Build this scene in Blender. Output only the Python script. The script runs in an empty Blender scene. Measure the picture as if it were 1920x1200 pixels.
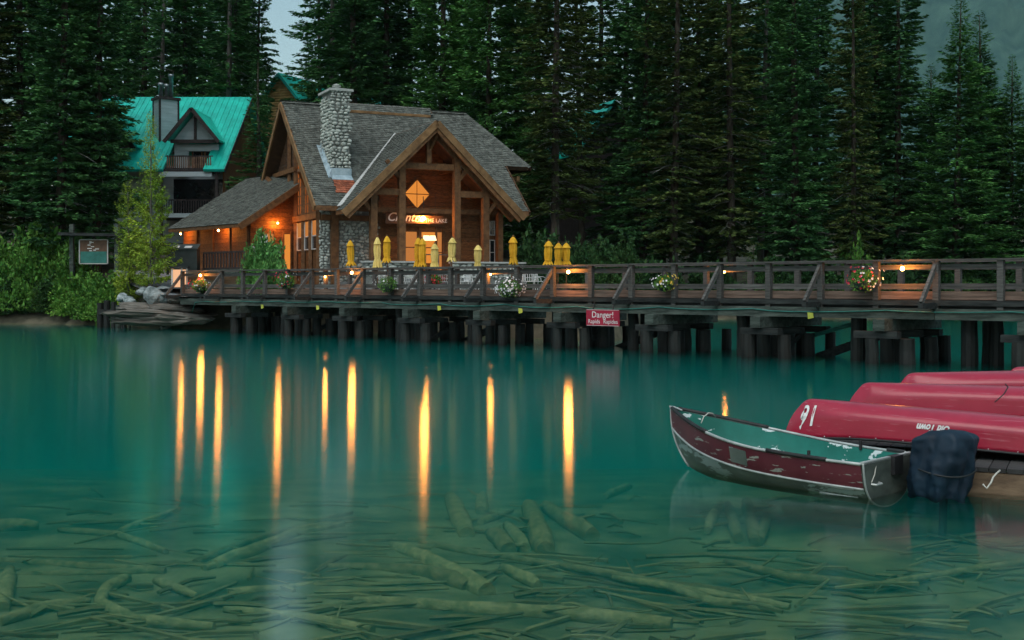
import bpy, math, random
import numpy as np
from mathutils import Vector, Matrix, noise as mnoise

random.seed(7)
SC = bpy.context.scene
COL = SC.collection
R = math.radians

# ------------------------------------------------------------------ camera
F, HZ, CAMZ = 2250.0, 535.0, 2.5
cam_d = bpy.data.cameras.new('camera')
cam = bpy.data.objects.new('camera', cam_d)
COL.objects.link(cam)
cam.location = (0, 0, CAMZ)
cam.rotation_euler = (R(90), 0, 0)
cam_d.sensor_width = 36
cam_d.lens = F / 1920 * 36
cam_d.shift_y = -(600 - HZ) / 1920
cam_d.clip_start = 0.1
cam_d.clip_end = 12000
SC.camera = cam

# ------------------------------------------------------------------ world, sun, exposure
SUN_EL, SUN_AZ = R(58), R(200)          # azimuth measured clockwise from +Y
w = bpy.data.worlds.new('World'); SC.world = w; w.use_nodes = True
nt = w.node_tree; nt.nodes.clear()
sky = nt.nodes.new('ShaderNodeTexSky'); sky.sky_type = 'NISHITA'
sky.sun_disc = False; sky.sun_elevation = SUN_EL; sky.sun_rotation = SUN_AZ
sky.air_density = 1.3; sky.dust_density = 1.2; sky.ozone_density = 1.0
hs = nt.nodes.new('ShaderNodeHueSaturation'); hs.inputs['Hue'].default_value = 0.465; hs.inputs['Saturation'].default_value = 0.85
bg = nt.nodes.new('ShaderNodeBackground'); bg.inputs['Strength'].default_value = 0.105
ow = nt.nodes.new('ShaderNodeOutputWorld')
nt.links.new(sky.outputs[0], hs.inputs['Color'])
nt.links.new(hs.outputs[0], bg.inputs['Color'])
nt.links.new(bg.outputs[0], ow.inputs['Surface'])
sd = bpy.data.lights.new('sun', 'SUN'); sd.energy = 1.5; sd.angle = R(60); sd.color = (1.0, 0.99, 0.93)
sun = bpy.data.objects.new('sun', sd); COL.objects.link(sun)
dvec = Vector((math.sin(SUN_AZ) * math.cos(SUN_EL), math.cos(SUN_AZ) * math.cos(SUN_EL), math.sin(SUN_EL)))
sun.rotation_euler = dvec.to_track_quat('Z', 'Y').to_euler()
sun.location = (0, -20, 60)
vs = SC.view_settings
vs.view_transform = 'Standard'; vs.look = 'None'; vs.exposure = 0.3; vs.gamma = 1.0; vs.use_curve_mapping = False
cy = SC.cycles
cy.use_denoising = True; cy.use_adaptive_sampling = True; cy.adaptive_threshold = 0.03
cy.max_bounces = 6; cy.diffuse_bounces = 2; cy.glossy_bounces = 3; cy.transmission_bounces = 2
cy.transparent_max_bounces = 10; cy.volume_bounces = 1
cy.caustics_reflective = False; cy.caustics_refractive = False
cy.sample_clamp_indirect = 4.0

# ------------------------------------------------------------------ helpers
def at(px, py, D):
    return Vector(((px - 960) / F * D, D, CAMZ - (py - HZ) / F * D))

def root_of(o):
    while o.parent is not None: o = o.parent
    return o

def tag(o, label=None, cat=None, group=None, kind=None):
    if label: o['label'] = label
    if cat: o['category'] = cat
    if group: o['group'] = group
    if kind: o['kind'] = kind
    return o

def thing(name, label, cat, loc=(0, 0, 0), rz=0.0, group=None):
    o = bpy.data.objects.new(name, None); COL.objects.link(o)
    o.empty_display_size = 0.3
    o.location = loc; o.rotation_euler = (0, 0, rz)
    return tag(o, label, cat, group)

def link_mesh(name, me, mat=None, parent=None, loc=(0, 0, 0), rot=None, scale=None, kind=None):
    o = bpy.data.objects.new(name, me); COL.objects.link(o)
    if mat is not None and not me.materials: me.materials.append(mat)
    if parent is not None: o.parent = parent
    o.location = loc
    if rot is not None:
        if isinstance(rot, Matrix): o.rotation_euler = rot.to_euler()
        else: o.rotation_euler = rot
    if scale is not None: o.scale = scale
    if kind: o['kind'] = kind
    return o

class MB:
    """collects shapes in world (or local) coordinates and links them as one mesh"""
    def __init__(s): s.v = []; s.f = []
    def add(s, vs, fs):
        n = len(s.v); s.v += [tuple(p) for p in vs]; s.f += [tuple(i + n for i in f) for f in fs]; return s
    def frame(s, c, ax, ay, az):
        c = Vector(c); ax, ay, az = Vector(ax) / 2, Vector(ay) / 2, Vector(az) / 2
        vs = [c + i * ax + j * ay + k * az for k in (-1, 1) for j in (-1, 1) for i in (-1, 1)]
        return s.add(vs, [(0, 2, 3, 1), (4, 5, 7, 6), (0, 1, 5, 4), (2, 6, 7, 3), (0, 4, 6, 2), (1, 3, 7, 5)])
    def box(s, c, size, rz=0.0):
        a, b = math.cos(rz), math.sin(rz)
        return s.frame(c, Vector((a, b, 0)) * size[0], Vector((-b, a, 0)) * size[1], Vector((0, 0, size[2])))
    def beam(s, p0, p1, wd, ht, up=(0, 0, 1)):
        p0, p1 = Vector(p0), Vector(p1); d = p1 - p0; u = Vector(up)
        side = d.cross(u)
        if side.length < 1e-6: side = d.cross(Vector((0, 1, 0)))
        side.normalize(); u = side.cross(d).normalized()
        return s.frame((p0 + p1) / 2, d, side * wd, u * ht)
    def tube(s, pts, rad, n=8, cap=True, ref=None):
        pts = [Vector(p) for p in pts]; k = len(pts)
        if not hasattr(rad, '__len__'): rad = [rad] * k
        vs, fs = [], []
        prev = None
        for i, p in enumerate(pts):
            d = (pts[min(i + 1, k - 1)] - pts[max(i - 1, 0)]).normalized()
            if prev is None:
                a = Vector((0, 0, 1)) if abs(d.z) < .9 else Vector((1, 0, 0))
                prev = d.cross(a).normalized()
            x = (prev - d * prev.dot(d)).normalized(); prev = x; y = d.cross(x)
            for j in range(n):
                t = 2 * math.pi * j / n
                vs.append(p + (x * math.cos(t) + y * math.sin(t)) * rad[i])
        for i in range(k - 1):
            for j in range(n):
                a, b = i * n + j, i * n + (j + 1) % n
                fs.append((a, b, b + n, a + n))
        if cap:
            fs.append(tuple(range(n - 1, -1, -1))); fs.append(tuple(range((k - 1) * n, k * n)))
        return s.add(vs, fs)
    def prism(s, poly, ext):
        poly = [Vector(p) for p in poly]; e = Vector(ext); n = len(poly)
        vs = poly + [p + e for p in poly]
        fs = [tuple(range(n)), tuple(range(2 * n - 1, n - 1, -1))]
        fs += [(i, i + n, (i + 1) % n + n, (i + 1) % n) for i in range(n)]
        return s.add(vs, fs)
    def lathe(s, prof, c=(0, 0, 0), n=12, wob=None):
        c = Vector(c); vs, fs = [], []
        for i, (r, z) in enumerate(prof):
            for j in range(n):
                t = 2 * math.pi * j / n
                k = wob(i, j) if wob else 1
                vs.append(c + Vector((r * k * math.cos(t), r * k * math.sin(t), z)))
        for i in range(len(prof) - 1):
            for j in range(n):
                a, b = i * n + j, i * n + (j + 1) % n
                fs.append((a, b, b + n, a + n))
        fs.append(tuple(range(n - 1, -1, -1))); fs.append(tuple(range((len(prof) - 1) * n, len(prof) * n)))
        return s.add(vs, fs)
    def mesh(s, name, mat, off=(0, 0, 0), smooth=False):
        me = bpy.data.meshes.new(name)
        ox, oy, oz = off
        me.from_pydata([(x - ox, y - oy, z - oz) for x, y, z in s.v], [], s.f)
        me.update()
        if smooth: me.polygons.foreach_set('use_smooth', [True] * len(me.polygons))
        if mat: me.materials.append(mat)
        return me
    def build(s, name, mat, parent=None, smooth=False, local=False, kind=None):
        off = (0, 0, 0)
        if parent is not None and not local: off = tuple(root_of(parent).location)
        return link_mesh(name, s.mesh(name, mat, off, smooth), None, parent, kind=kind)

def fix_normals(o):
    import bmesh
    bm = bmesh.new(); bm.from_mesh(o.data); bmesh.ops.recalc_face_normals(bm, faces=bm.faces); bm.to_mesh(o.data); bm.free()

def bevel(o, wd, seg=2):
    m = o.modifiers.new('bevel', 'BEVEL'); m.width = wd; m.segments = seg; m.limit_method = 'ANGLE'

def quads_mesh(name, P, mat):
    """P: (n,4,3) array of quads -> mesh"""
    n = len(P); me = bpy.data.meshes.new(name)
    me.vertices.add(n * 4); me.vertices.foreach_set('co', np.ascontiguousarray(P, dtype=np.float32).ravel())
    me.loops.add(n * 4); me.loops.foreach_set('vertex_index', np.arange(n * 4, dtype=np.int32))
    me.polygons.add(n); me.polygons.foreach_set('loop_start', np.arange(0, n * 4, 4, dtype=np.int32))
    me.update(calc_edges=True)
    if mat: me.materials.append(mat)
    return me

# ------------------------------------------------------------------ materials
def pm(name, c1, c2, scale=(1, 1, 1), rot=0.0, detail=5.0, rough=0.8, rand=None, amt=0.3, bump=0.0, spec=0.3,
       metal=0.0, lo=0.35, hi=0.65, coat=0.0, translucent=0.0, hue=0.0, emit=None, estr=0.0):
    m = bpy.data.materials.new(name); m.use_nodes = True
    t = m.node_tree; N = t.nodes; L = t.links
    b = N['Principled BSDF']
    tc = N.new('ShaderNodeTexCoord'); mp = N.new('ShaderNodeMapping')
    mp.inputs['Scale'].default_value = scale; mp.inputs['Rotation'].default_value = (0, 0, rot)
    L.new(tc.outputs['Object'], mp.inputs['Vector'])
    nz = N.new('ShaderNodeTexNoise'); nz.inputs['Scale'].default_value = 1.0; nz.inputs['Detail'].default_value = detail
    nz.inputs['Roughness'].default_value = 0.62
    L.new(mp.outputs[0], nz.inputs['Vector'])
    rp = N.new('ShaderNodeValToRGB'); rp.color_ramp.elements[0].position = lo; rp.color_ramp.elements[1].position = hi
    rp.color_ramp.elements[0].color = (*c1, 1); rp.color_ramp.elements[1].color = (*c2, 1)
    L.new(nz.outputs[0], rp.inputs[0])
    out = rp.outputs[0]
    if rand:
        if rand == 'object':
            rs = N.new('ShaderNodeObjectInfo').outputs['Random']
        else:
            rs = N.new('ShaderNodeNewGeometry').outputs['Random Per Island']
        h = N.new('ShaderNodeHueSaturation')
        mr = N.new('ShaderNodeMapRange'); mr.inputs['To Min'].default_value = 1 - amt; mr.inputs['To Max'].default_value = 1 + amt
        L.new(rs, mr.inputs['Value']); L.new(mr.outputs[0], h.inputs['Value'])
        if hue:
            m2 = N.new('ShaderNodeMapRange'); m2.inputs['To Min'].default_value = 0.5 - hue; m2.inputs['To Max'].default_value = 0.5 + hue
            ml = N.new('ShaderNodeMath'); ml.operation = 'MULTIPLY'; ml.inputs[1].default_value = 7.31
            fr = N.new('ShaderNodeMath'); fr.operation = 'FRACT'
            L.new(rs, ml.inputs[0]); L.new(ml.outputs[0], fr.inputs[0]); L.new(fr.outputs[0], m2.inputs['Value']); L.new(m2.outputs[0], h.inputs['Hue'])
        L.new(out, h.inputs['Color']); out = h.outputs[0]
    L.new(out, b.inputs['Base Color'])
    b.inputs['Roughness'].default_value = rough
    b.inputs['Specular IOR Level'].default_value = spec
    b.inputs['Metallic'].default_value = metal
    b.inputs['Coat Weight'].default_value = coat
    if bump:
        bp = N.new('ShaderNodeBump'); bp.inputs['Strength'].default_value = bump; bp.inputs['Distance'].default_value = 0.03
        L.new(nz.outputs[0], bp.inputs['Height']); L.new(bp.outputs[0], b.inputs['Normal'])
    if emit:
        b.inputs['Emission Color'].default_value = (*emit, 1); b.inputs['Emission Strength'].default_value = estr
    if translucent:
        tr = N.new('ShaderNodeBsdfTranslucent'); L.new(out, tr.inputs['Color'])
        mx = N.new('ShaderNodeMixShader'); mx.inputs[0].default_value = translucent
        L.new(b.outputs[0], mx.inputs[1]); L.new(tr.outputs[0], mx.inputs[2])
        L.new(mx.outputs[0], N['Material Output'].inputs['Surface'])
    return m

def chipped(name, paint1, paint2, under, scale, thr, wid=0.02, rough=0.45, rot=0.0, spec=0.4, detail=6):
    """paint worn through in patches to a second colour"""
    m = pm(name, paint1, paint2, (2, 2, 2), rough=rough, spec=spec)
    t = m.node_tree; N = t.nodes; L = t.links; b = N['Principled BSDF']
    src = b.inputs['Base Color'].links[0].from_socket
    tc = N.new('ShaderNodeTexCoord'); mp = N.new('ShaderNodeMapping'); mp.inputs['Scale'].default_value = scale
    mp.inputs['Rotation'].default_value = (0, 0, rot); L.new(tc.outputs['Object'], mp.inputs['Vector'])
    nz = N.new('ShaderNodeTexNoise'); nz.inputs['Scale'].default_value = 1; nz.inputs['Detail'].default_value = detail; nz.inputs['Roughness'].default_value = .6
    L.new(mp.outputs[0], nz.inputs['Vector'])
    mr = N.new('ShaderNodeMapRange'); mr.inputs['From Min'].default_value = thr; mr.inputs['From Max'].default_value = thr + wid
    L.new(nz.outputs[0], mr.inputs['Value'])
    mx = N.new('ShaderNodeMix'); mx.data_type = 'RGBA'
    L.new(mr.outputs[0], mx.inputs[0]); L.new(src, mx.inputs[6]); mx.inputs[7].default_value = (*under, 1)
    L.new(mx.outputs[2], b.inputs['Base Color'])
    return m

def emission(name, col, strength):
    m = bpy.data.materials.new(name); m.use_nodes = True
    N = m.node_tree.nodes; N.clear()
    e = N.new('ShaderNodeEmission'); e.inputs[0].default_value = (*col, 1); e.inputs[1].default_value = strength
    o = N.new('ShaderNodeOutputMaterial'); m.node_tree.links.new(e.outputs[0], o.inputs[0])
    return m

AB = math.atan2(0.6897, -0.7234)          # bearing of the bridge
AH = R(25)                                # bearing of the house ridge
M = {}
M['bark'] = pm('bark', (.035, .028, .022), (.10, .085, .068), (6, 6, 1.2), rough=.95, bump=.6, spec=.1)
M['bark_pale'] = pm('bark_pale', (.07, .065, .06), (.17, .16, .145), (6, 6, 1.2), rough=.95, bump=.6, spec=.1)
M['twig'] = pm('twig_grey', (.10, .10, .09), (.24, .24, .22), (3, 3, 3), rough=.9, spec=.1)
def fol(name, c1, c2, hue=.012): return pm(name, c1, c2, (.35, .35, .3), rough=.75, rand='island', amt=.45, spec=.12, translucent=.14, hue=hue, detail=3)
M['spruce'] = fol('spruce_needles', (.030, .095, .034), (.088, .225, .066))
M['fir'] = fol('fir_needles', (.038, .120, .036), (.108, .270, .066))
M['pine'] = fol('pine_needles', (.045, .074, .022), (.108, .155, .042), .02)
M['sapling'] = fol('sapling_needles', (.17, .29, .036), (.36, .46, .060), .015)
M['leaf'] = fol('shrub_leaves', (.055, .155, .030), (.16, .34, .060), .02)
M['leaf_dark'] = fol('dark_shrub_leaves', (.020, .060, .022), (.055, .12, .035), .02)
M['leaf_bright'] = fol('bright_shrub_leaves', (.07, .20, .05), (.15, .36, .10), .015)
M['bridge_wood'] = pm('weathered_bridge_timber', (.048, .046, .043), (.112, .108, .100), (1.2, 14, 14), -AB, rough=.8, rand='object', amt=.22, bump=.35, spec=.25)
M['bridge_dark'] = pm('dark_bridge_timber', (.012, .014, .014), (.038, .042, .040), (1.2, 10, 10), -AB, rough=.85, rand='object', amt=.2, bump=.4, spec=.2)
M['kick_wood'] = pm('brown_bridge_board', (.075, .052, .040), (.16, .11, .085), (1.0, 10, 14), -AB, rough=.8, rand='object', amt=.25, bump=.3, spec=.2)
M['girder'] = pm('mossy_girder_timber', (.025, .034, .029), (.085, .105, .09), (1.5, 5, 7), -AB, rough=.85, rand='object', amt=.2, bump=.4, spec=.2)
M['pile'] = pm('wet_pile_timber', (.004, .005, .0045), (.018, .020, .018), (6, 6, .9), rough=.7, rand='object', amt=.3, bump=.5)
M['house_wood'] = pm('cedar_board', (.095, .040, .014), (.21, .092, .034), (1.2, 10, 16), -AH, rough=.7, rand='object', amt=.2, bump=.25, spec=.25)
M['house_timber'] = pm('cedar_timber', (.095, .044, .018), (.19, .092, .038), (4, 4, 4), -AH, rough=.7, rand='object', amt=.18, bump=.3, spec=.25)
M['barge'] = pm('golden_cedar_barge_board', (.14, .075, .030), (.26, .145, .062), (2, 2, 2), rough=.7, rand='object', amt=.12, bump=.2)
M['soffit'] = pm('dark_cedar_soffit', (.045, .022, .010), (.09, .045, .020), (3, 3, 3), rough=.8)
M['shingle'] = pm('weathered_cedar_shingle', (.062, .067, .058), (.140, .148, .130), (3, 3, 3), rough=.9, rand='island', amt=.24, spec=.15, hue=.01)
M['roof_deck'] = pm('roof_underlay', (.03, .03, .03), (.05, .05, .05), rough=.95)
M['new_shingle'] = pm('red_cedar_shingle', (.20, .055, .028), (.36, .11, .055), (4, 4, 4), rough=.85, rand='island', amt=.3)
M['stone'] = pm('river_stone', (.24, .27, .245), (.50, .53, .475), (7, 7, 7), rough=.85, rand='object', amt=.35, bump=.3, hue=.015)
M['mortar'] = pm('stone_mortar', (.15, .16, .145), (.25, .26, .24), (6, 6, 6), rough=.95)
M['galv'] = pm('galvanised_flashing', (.30, .40, .45), (.48, .58, .62), (3, 3, 3), rough=.4, metal=.35)
M['concrete'] = pm('pale_concrete', (.33, .35, .33), (.48, .50, .47), (4, 4, 4), rough=.9)
M['teal_roof'] = pm('teal_metal_roof', (.003, .36, .28), (.010, .56, .44), (.9, .9, .35), rough=.42, spec=.5)
M['teal_trim'] = pm('teal_roof_trim', (.006, .22, .18), (.012, .30, .25), (.5, .5, .5), rough=.5)
M['siding'] = pm('grey_blue_siding', (.34, .41, .43), (.46, .53, .55), (.6, .6, 3), rough=.75, rand='object', amt=.08)
M['dark_trim'] = pm('dark_brown_trim', (.018, .014, .014), (.045, .034, .032), (3, 3, 3), rough=.7)
M['baluster'] = pm('brown_baluster', (.10, .055, .035), (.22, .13, .085), (3, 3, 3), rough=.8, rand='object', amt=.3)
M['log_wall'] = pm('golden_log', (.38, .24, .09), (.60, .42, .18), (3, 3, 3), rough=.75, rand='object', amt=.15)
M['dark_glass'] = pm('dark_window_glass', (.012, .014, .016), (.02, .022, .026), (1, 1, 1), rough=.08, spec=.6)
M['white_frame'] = pm('pale_window_frame', (.38, .38, .36), (.52, .52, .50), (3, 3, 3), rough=.6)
M['iron'] = pm('black_iron', (.012, .012, .013), (.03, .03, .032), (5, 5, 5), rough=.5)
M['steel'] = pm('flue_steel', (.16, .20, .21), (.35, .40, .41), (3, 3, 3), rough=.35, metal=.7)
M['asphalt'] = pm('grey_asphalt_path', (.10, .115, .125), (.17, .19, .20), (6, 6, 6), rough=.9)
M['paving'] = pm('patio_paving', (.12, .125, .12), (.20, .205, .20), (5, 5, 5), rough=.9)
M['rock'] = pm('grey_boulder', (.10, .125, .125), (.30, .34, .34), (3, 3, 3), rough=.9, bump=.8, rand='object', amt=.25)
M['rock_brown'] = pm('brown_bank_rock', (.07, .065, .055), (.19, .175, .15), (3, 3, 6), rough=.95, bump=.9, rand='object', amt=.25)
M['umb'] = pm('golden_umbrella_cloth', (.62, .32, .012), (.80, .45, .03), (4, 4, 3), rough=.8, rand='object', amt=.10, translucent=.12)
M['umb_pale'] = pm('pale_yellow_umbrella_cloth', (.70, .52, .13), (.82, .64, .22), (4, 4, 3), rough=.8, rand='object', amt=.10, translucent=.12)
M['white_metal'] = pm('white_wire', (.55, .57, .56), (.70, .72, .71), (4, 4, 4), rough=.5)
M['orange_glass'] = emission('lit_amber_window', (1.0, .34, .055), .62)
M['warm_window'] = emission('lit_warm_window', (1.0, .55, .30), .75)
M['bulb'] = emission('lamp_glow', (1.0, .50, .12), 30.0)
M['bulb_small'] = emission('small_lamp_glow', (1.0, .50, .14), 10.0)
M['shade_lit'] = emission('lit_lampshade', (1.0, .62, .32), 2.2)
M['white_paint'] = pm('white_lettering', (.72, .72, .70), (.82, .82, .80), (4, 4, 4), rough=.6)
M['red_sign'] = pm('red_sign_board', (.30, .012, .035), (.40, .02, .05), (3, 3, 3), rough=.5)
M['yellow_tag'] = pm('yellow_marker', (.50, .50, .06), (.62, .62, .10), (3, 3, 3), rough=.6)
M['hose'] = pm('green_hose', (.02, .12, .10), (.035, .18, .15), (3, 3, 3), rough=.5)
M['petal_red'] = pm('red_petals', (.55, .02, .05), (.75, .06, .10), (9, 9, 9), rough=.7, rand='island', amt=.25)
M['petal_white'] = pm('white_petals', (.62, .60, .60), (.80, .78, .78), (9, 9, 9), rough=.7, rand='island', amt=.15)
M['petal_yellow'] = pm('yellow_petals', (.70, .42, .04), (.80, .60, .10), (9, 9, 9), rough=.7, rand='island', amt=.2)
M['pot'] = pm('dark_basket', (.02, .03, .03), (.05, .06, .055), (9, 9, 9), rough=.8)
M['sunk_log'] = pm('silted_sunken_log', (.11, .15, .06), (.25, .285, .125), (9, 5, 12), rough=.95, rand='object', amt=.28, bump=.9, spec=.1)
M['sunk_stick'] = pm('silted_sunken_stick', (.08, .11, .045), (.19, .215, .09), (3, 3, 3), rough=.95, rand='island', amt=.4, spec=.1)
M['canoe_red'] = chipped('red_canoe_plastic', (.30, .012, .034), (.37, .018, .045), (.46, .15, .18), (1.6, 16, 42), .60, .12, rough=.32)
M['black_rubber'] = pm('black_rubber_trim', (.012, .013, .014), (.028, .03, .03), (4, 4, 4), rough=.55)
M['dock_wood'] = pm('brown_dock_timber', (.095, .062, .040), (.20, .135, .085), (3, 3, 9), rough=.8, bump=.4, rand='object', amt=.2)
M['dock_top'] = pm('shade_darkened_dock_plank', (.022, .022, .022), (.055, .055, .053), (3, 9, 9), rough=.85, bump=.3, rand='object', amt=.25)  # grey planks coloured darker to stand for the shade under the canoes
M['tarp'] = pm('navy_cloth_cover', (.0015, .010, .022), (.004, .022, .042), (2.5, 2.5, 2.5), rough=.62, spec=.35)
M['alu'] = pm('dull_aluminium', (.30, .33, .32), (.50, .53, .51), (4, 4, 4), rough=.45, metal=.3)
M['hull_low'] = chipped('worn_lower_hull', (.085, .105, .092), (.14, .165, .148), (.28, .34, .33), (1.6, 1.6, 4.5), .56, .02, rough=.4)
M['hull_maroon'] = chipped('worn_maroon_paint', (.095, .016, .026), (.13, .026, .036), (.30, .32, .28), (3.2, 3.2, 14), .60, .02, rough=.4)
M['boat_green'] = chipped('chipped_green_paint', (.008, .125, .095), (.014, .18, .14), (.66, .74, .74), (3.4, 3.4, 6.0), .575, .012, rough=.5, detail=9)
M['transom'] = pm('dark_transom_metal', (.045, .055, .048), (.10, .115, .10), (3, 3, 5), rough=.5)
M['rope'] = pm('pale_rope', (.40, .39, .34), (.55, .54, .48), (20, 20, 20), rough=.9)
M['bin'] = pm('dark_green_bin', (.02, .03, .028), (.04, .05, .048), (3, 3, 3), rough=.6)
M['paper'] = pm('white_notice', (.55, .53, .50), (.68, .66, .62), (3, 3, 3), rough=.8)
M['cabin_sign'] = pm('brown_sign_board', (.10, .055, .035), (.16, .09, .055), (3, 3, 3), rough=.7)

# ------------------------------------------------------------------ ground and lake bed: one sheet
SX = np.array([-400, -120, -60, -33, -25, -22, -18.5, -14, -6, 1, 4.5, 7, 10, 14, 40, 120, 400], float)
SY = np.array([120, 95, 84, 77.5, 76, 71.5, 69.3, 69.6, 62.6, 56.2, 54.5, 60, 75, 88, 91, 92, 110], float)
def sstep(a, b, x):
    t = np.clip((x - a) / (b - a), 0, 1); return t * t * (3 - 2 * t)
def bed_depth(D):
    return np.interp(D, [-30, 0, 9, 13, 17, 21, 26, 32, 42, 60], [.25, .28, .34, .47, .66, .95, 1.5, 2.4, 4.5, 7.0])
def ground_z(x, y):
    x = np.asarray(x, float); y = np.asarray(y, float)
    S = np.interp(x, SX, SY); d = y - S
    left = sstep(-13, -16, x); right = sstep(5, 10, x)
    T = 2.2 * np.ones_like(x)
    T = T + left * (np.interp(y, [69, 71, 76, 84, 97, 130, 400], [1.85, 1.9, 3.1, 3.8, 6.0, 9, 30]) - 2.2)
    T = T + (1 - left) * (1 - right) * np.interp(y, [76, 95, 130, 400], [0, 2.5, 6, 28])
    T = T + right * (np.interp(y, [88, 93, 130, 400], [1.0, 1.4, 5, 30]) - 2.2 - 0 * x)
    wd = 1.6 + left * sstep(-21, -26, x) * 7.0 + right * 5
    land = T * sstep(-.2, 1, d / wd)
    dep = np.minimum(bed_depth(y), .15 + .55 * np.maximum(-d, 0))
    return np.where(d > 0, np.maximum(land, 0.02 + .12 * np.clip(d, 0, 1)), -dep)
def gz(x, y): return float(ground_z(np.array([x]), np.array([y]))[0])

def axis(parts):
    out = []
    for a, b, st in parts: out += list(np.arange(a, b, st))
    return np.array(out)
xs = axis([(-380, -120, 20), (-120, -42, 4), (-42, 26, .6), (26, 110, 4), (110, 381, 20)])
ys = axis([(-30, 5, 2.5), (5, 26, .33), (26, 58, 2), (58, 96, .6), (96, 140, 3), (140, 401, 20)])
gx, gy = np.meshgrid(xs, ys)
gzv = ground_z(gx, gy)
rng = np.random.default_rng(3)
bump = np.zeros_like(gzv)
for k in range(14):
    fx, fy = rng.normal(0, 1.4, 2); ph = rng.uniform(0, 6.28)
    bump += np.sin(fx * gx + fy * gy + ph) / (1 + .8 * math.hypot(fx, fy))
gzv = gzv + bump * np.where(gzv < 0, .018, .03)
nx, ny = len(xs), len(ys)
gv = np.stack([gx, gy, gzv], -1).reshape(-1, 3)
ii = (np.arange(ny - 1)[:, None] * nx + np.arange(nx - 1)[None]).ravel()
me = bpy.data.meshes.new('ground')
me.from_pydata(gv.tolist(), [], np.stack([ii, ii + 1, ii + nx + 1, ii + nx], 1).tolist())
me.polygons.foreach_set('use_smooth', [True] * len(me.polygons))
gm = pm('shore_soil_and_lake_silt', (.05, .05, .035), (.11, .10, .07), (1.2, 1.2, 1.2), rough=.95, bump=.5, spec=.1)
t = gm.node_tree; N = t.nodes; L = t.links; b = N['Principled BSDF']
src = b.inputs['Base Color'].links[0].from_socket
tc = N.new('ShaderNodeNewGeometry'); sx = N.new('ShaderNodeSeparateXYZ'); L.new(tc.outputs['Position'], sx.inputs[0])
mr = N.new('ShaderNodeMapRange'); mr.inputs['From Min'].default_value = .05; mr.inputs['From Max'].default_value = -.1
L.new(sx.outputs['Z'], mr.inputs['Value'])
n2 = N.new('ShaderNodeTexNoise'); n2.inputs['Scale'].default_value = 1.1; n2.inputs['Detail'].default_value = 7
L.new(tc.outputs['Position'], n2.inputs['Vector'])
r2 = N.new('ShaderNodeValToRGB'); r2.color_ramp.elements[0].position = .36; r2.color_ramp.elements[1].position = .66
r2.color_ramp.elements[0].color = (.045, .08, .035, 1); r2.color_ramp.elements[1].color = (.21, .25, .105, 1)
L.new(n2.outputs[0], r2.inputs[0])
mx = N.new('ShaderNodeMix'); mx.data_type = 'RGBA'
L.new(mr.outputs[0], mx.inputs[0]); L.new(src, mx.inputs[6]); L.new(r2.outputs[0], mx.inputs[7]); L.new(mx.outputs[2], b.inputs['Base Color'])
me.materials.append(gm)
g = link_mesh('ground', me); tag(g, kind='structure')

# ------------------------------------------------------------------ the lake: a closed body of water
wm = bpy.data.materials.new('glacial_lake_water'); wm.use_nodes = True
N = wm.node_tree.nodes; L = wm.node_tree.links; N.clear()
out = N.new('ShaderNodeOutputMaterial')
fr = N.new('ShaderNodeFresnel'); fr.inputs['IOR'].default_value = 1.33
gl = N.new('ShaderNodeBsdfGlossy'); gl.distribution = 'BECKMANN'; gl.inputs['Roughness'].default_value = .128; gl.inputs['Color'].default_value = (.92, .97, .97, 1); gl.inputs['Anisotropy'].default_value = .35
tgv = N.new('ShaderNodeCombineXYZ'); tgv.inputs['X'].default_value = 1.0; L.new(tgv.outputs[0], gl.inputs['Tangent'])
tp = N.new('ShaderNodeBsdfTransparent')
ms = N.new('ShaderNodeMixShader')
tcw = N.new('ShaderNodeTexCoord'); mpw = N.new('ShaderNodeMapping'); mpw.inputs['Scale'].default_value = (.35, 1.1, 1)
nw = N.new('ShaderNodeTexNoise'); nw.inputs['Scale'].default_value = .8; nw.inputs['Detail'].default_value = 3
bw = N.new('ShaderNodeBump'); bw.inputs['Strength'].default_value = .06; bw.inputs['Distance'].default_value = .05
L.new(tcw.outputs['Object'], mpw.inputs['Vector']); L.new(mpw.outputs[0], nw.inputs['Vector']); L.new(nw.outputs[0], bw.inputs['Height'])
L.new(bw.outputs[0], gl.inputs['Normal'])
L.new(fr.outputs[0], ms.inputs[0]); L.new(tp.outputs[0], ms.inputs[1]); L.new(gl.outputs[0], ms.inputs[2])
L.new(ms.outputs[0], out.inputs['Surface'])
vsn = N.new('ShaderNodeVolumeScatter'); vsn.inputs['Color'].default_value = (.001, .56, .51, 1); vsn.inputs['Density'].default_value = .22
van = N.new('ShaderNodeVolumeAbsorption'); van.inputs['Color'].default_value = (.32, .80, .77, 1); van.inputs['Density'].default_value = .40
ad = N.new('ShaderNodeAddShader'); L.new(vsn.outputs[0], ad.inputs[0]); L.new(van.outputs[0], ad.inputs[1])
L.new(ad.outputs[0], out.inputs['Volume'])
lk = MB().box((0, 60, -4.6), (300, 180, 9.2)).build('lake', wm)
tag(lk, kind='structure')

# ------------------------------------------------------------------ bridge
UB = Vector((-.7234, .6897, 0)).normalized(); NB = Vector((-.6897, -.7234, 0)).normalized()
BO = Vector((15.04, 36.0, 0))
def B(s, n, z): return BO + UB * s + NB * n + Vector((0, 0, z))
BW = -2.8                                    # far rail line
S0, S1 = -9.7, 46.9
br = thing('timber_bridge', 'long weathered grey timber footbridge on piles with braced railings, crossing the lake', 'bridge', B(20, -2, 0))
boff = Vector(br.location)
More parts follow.
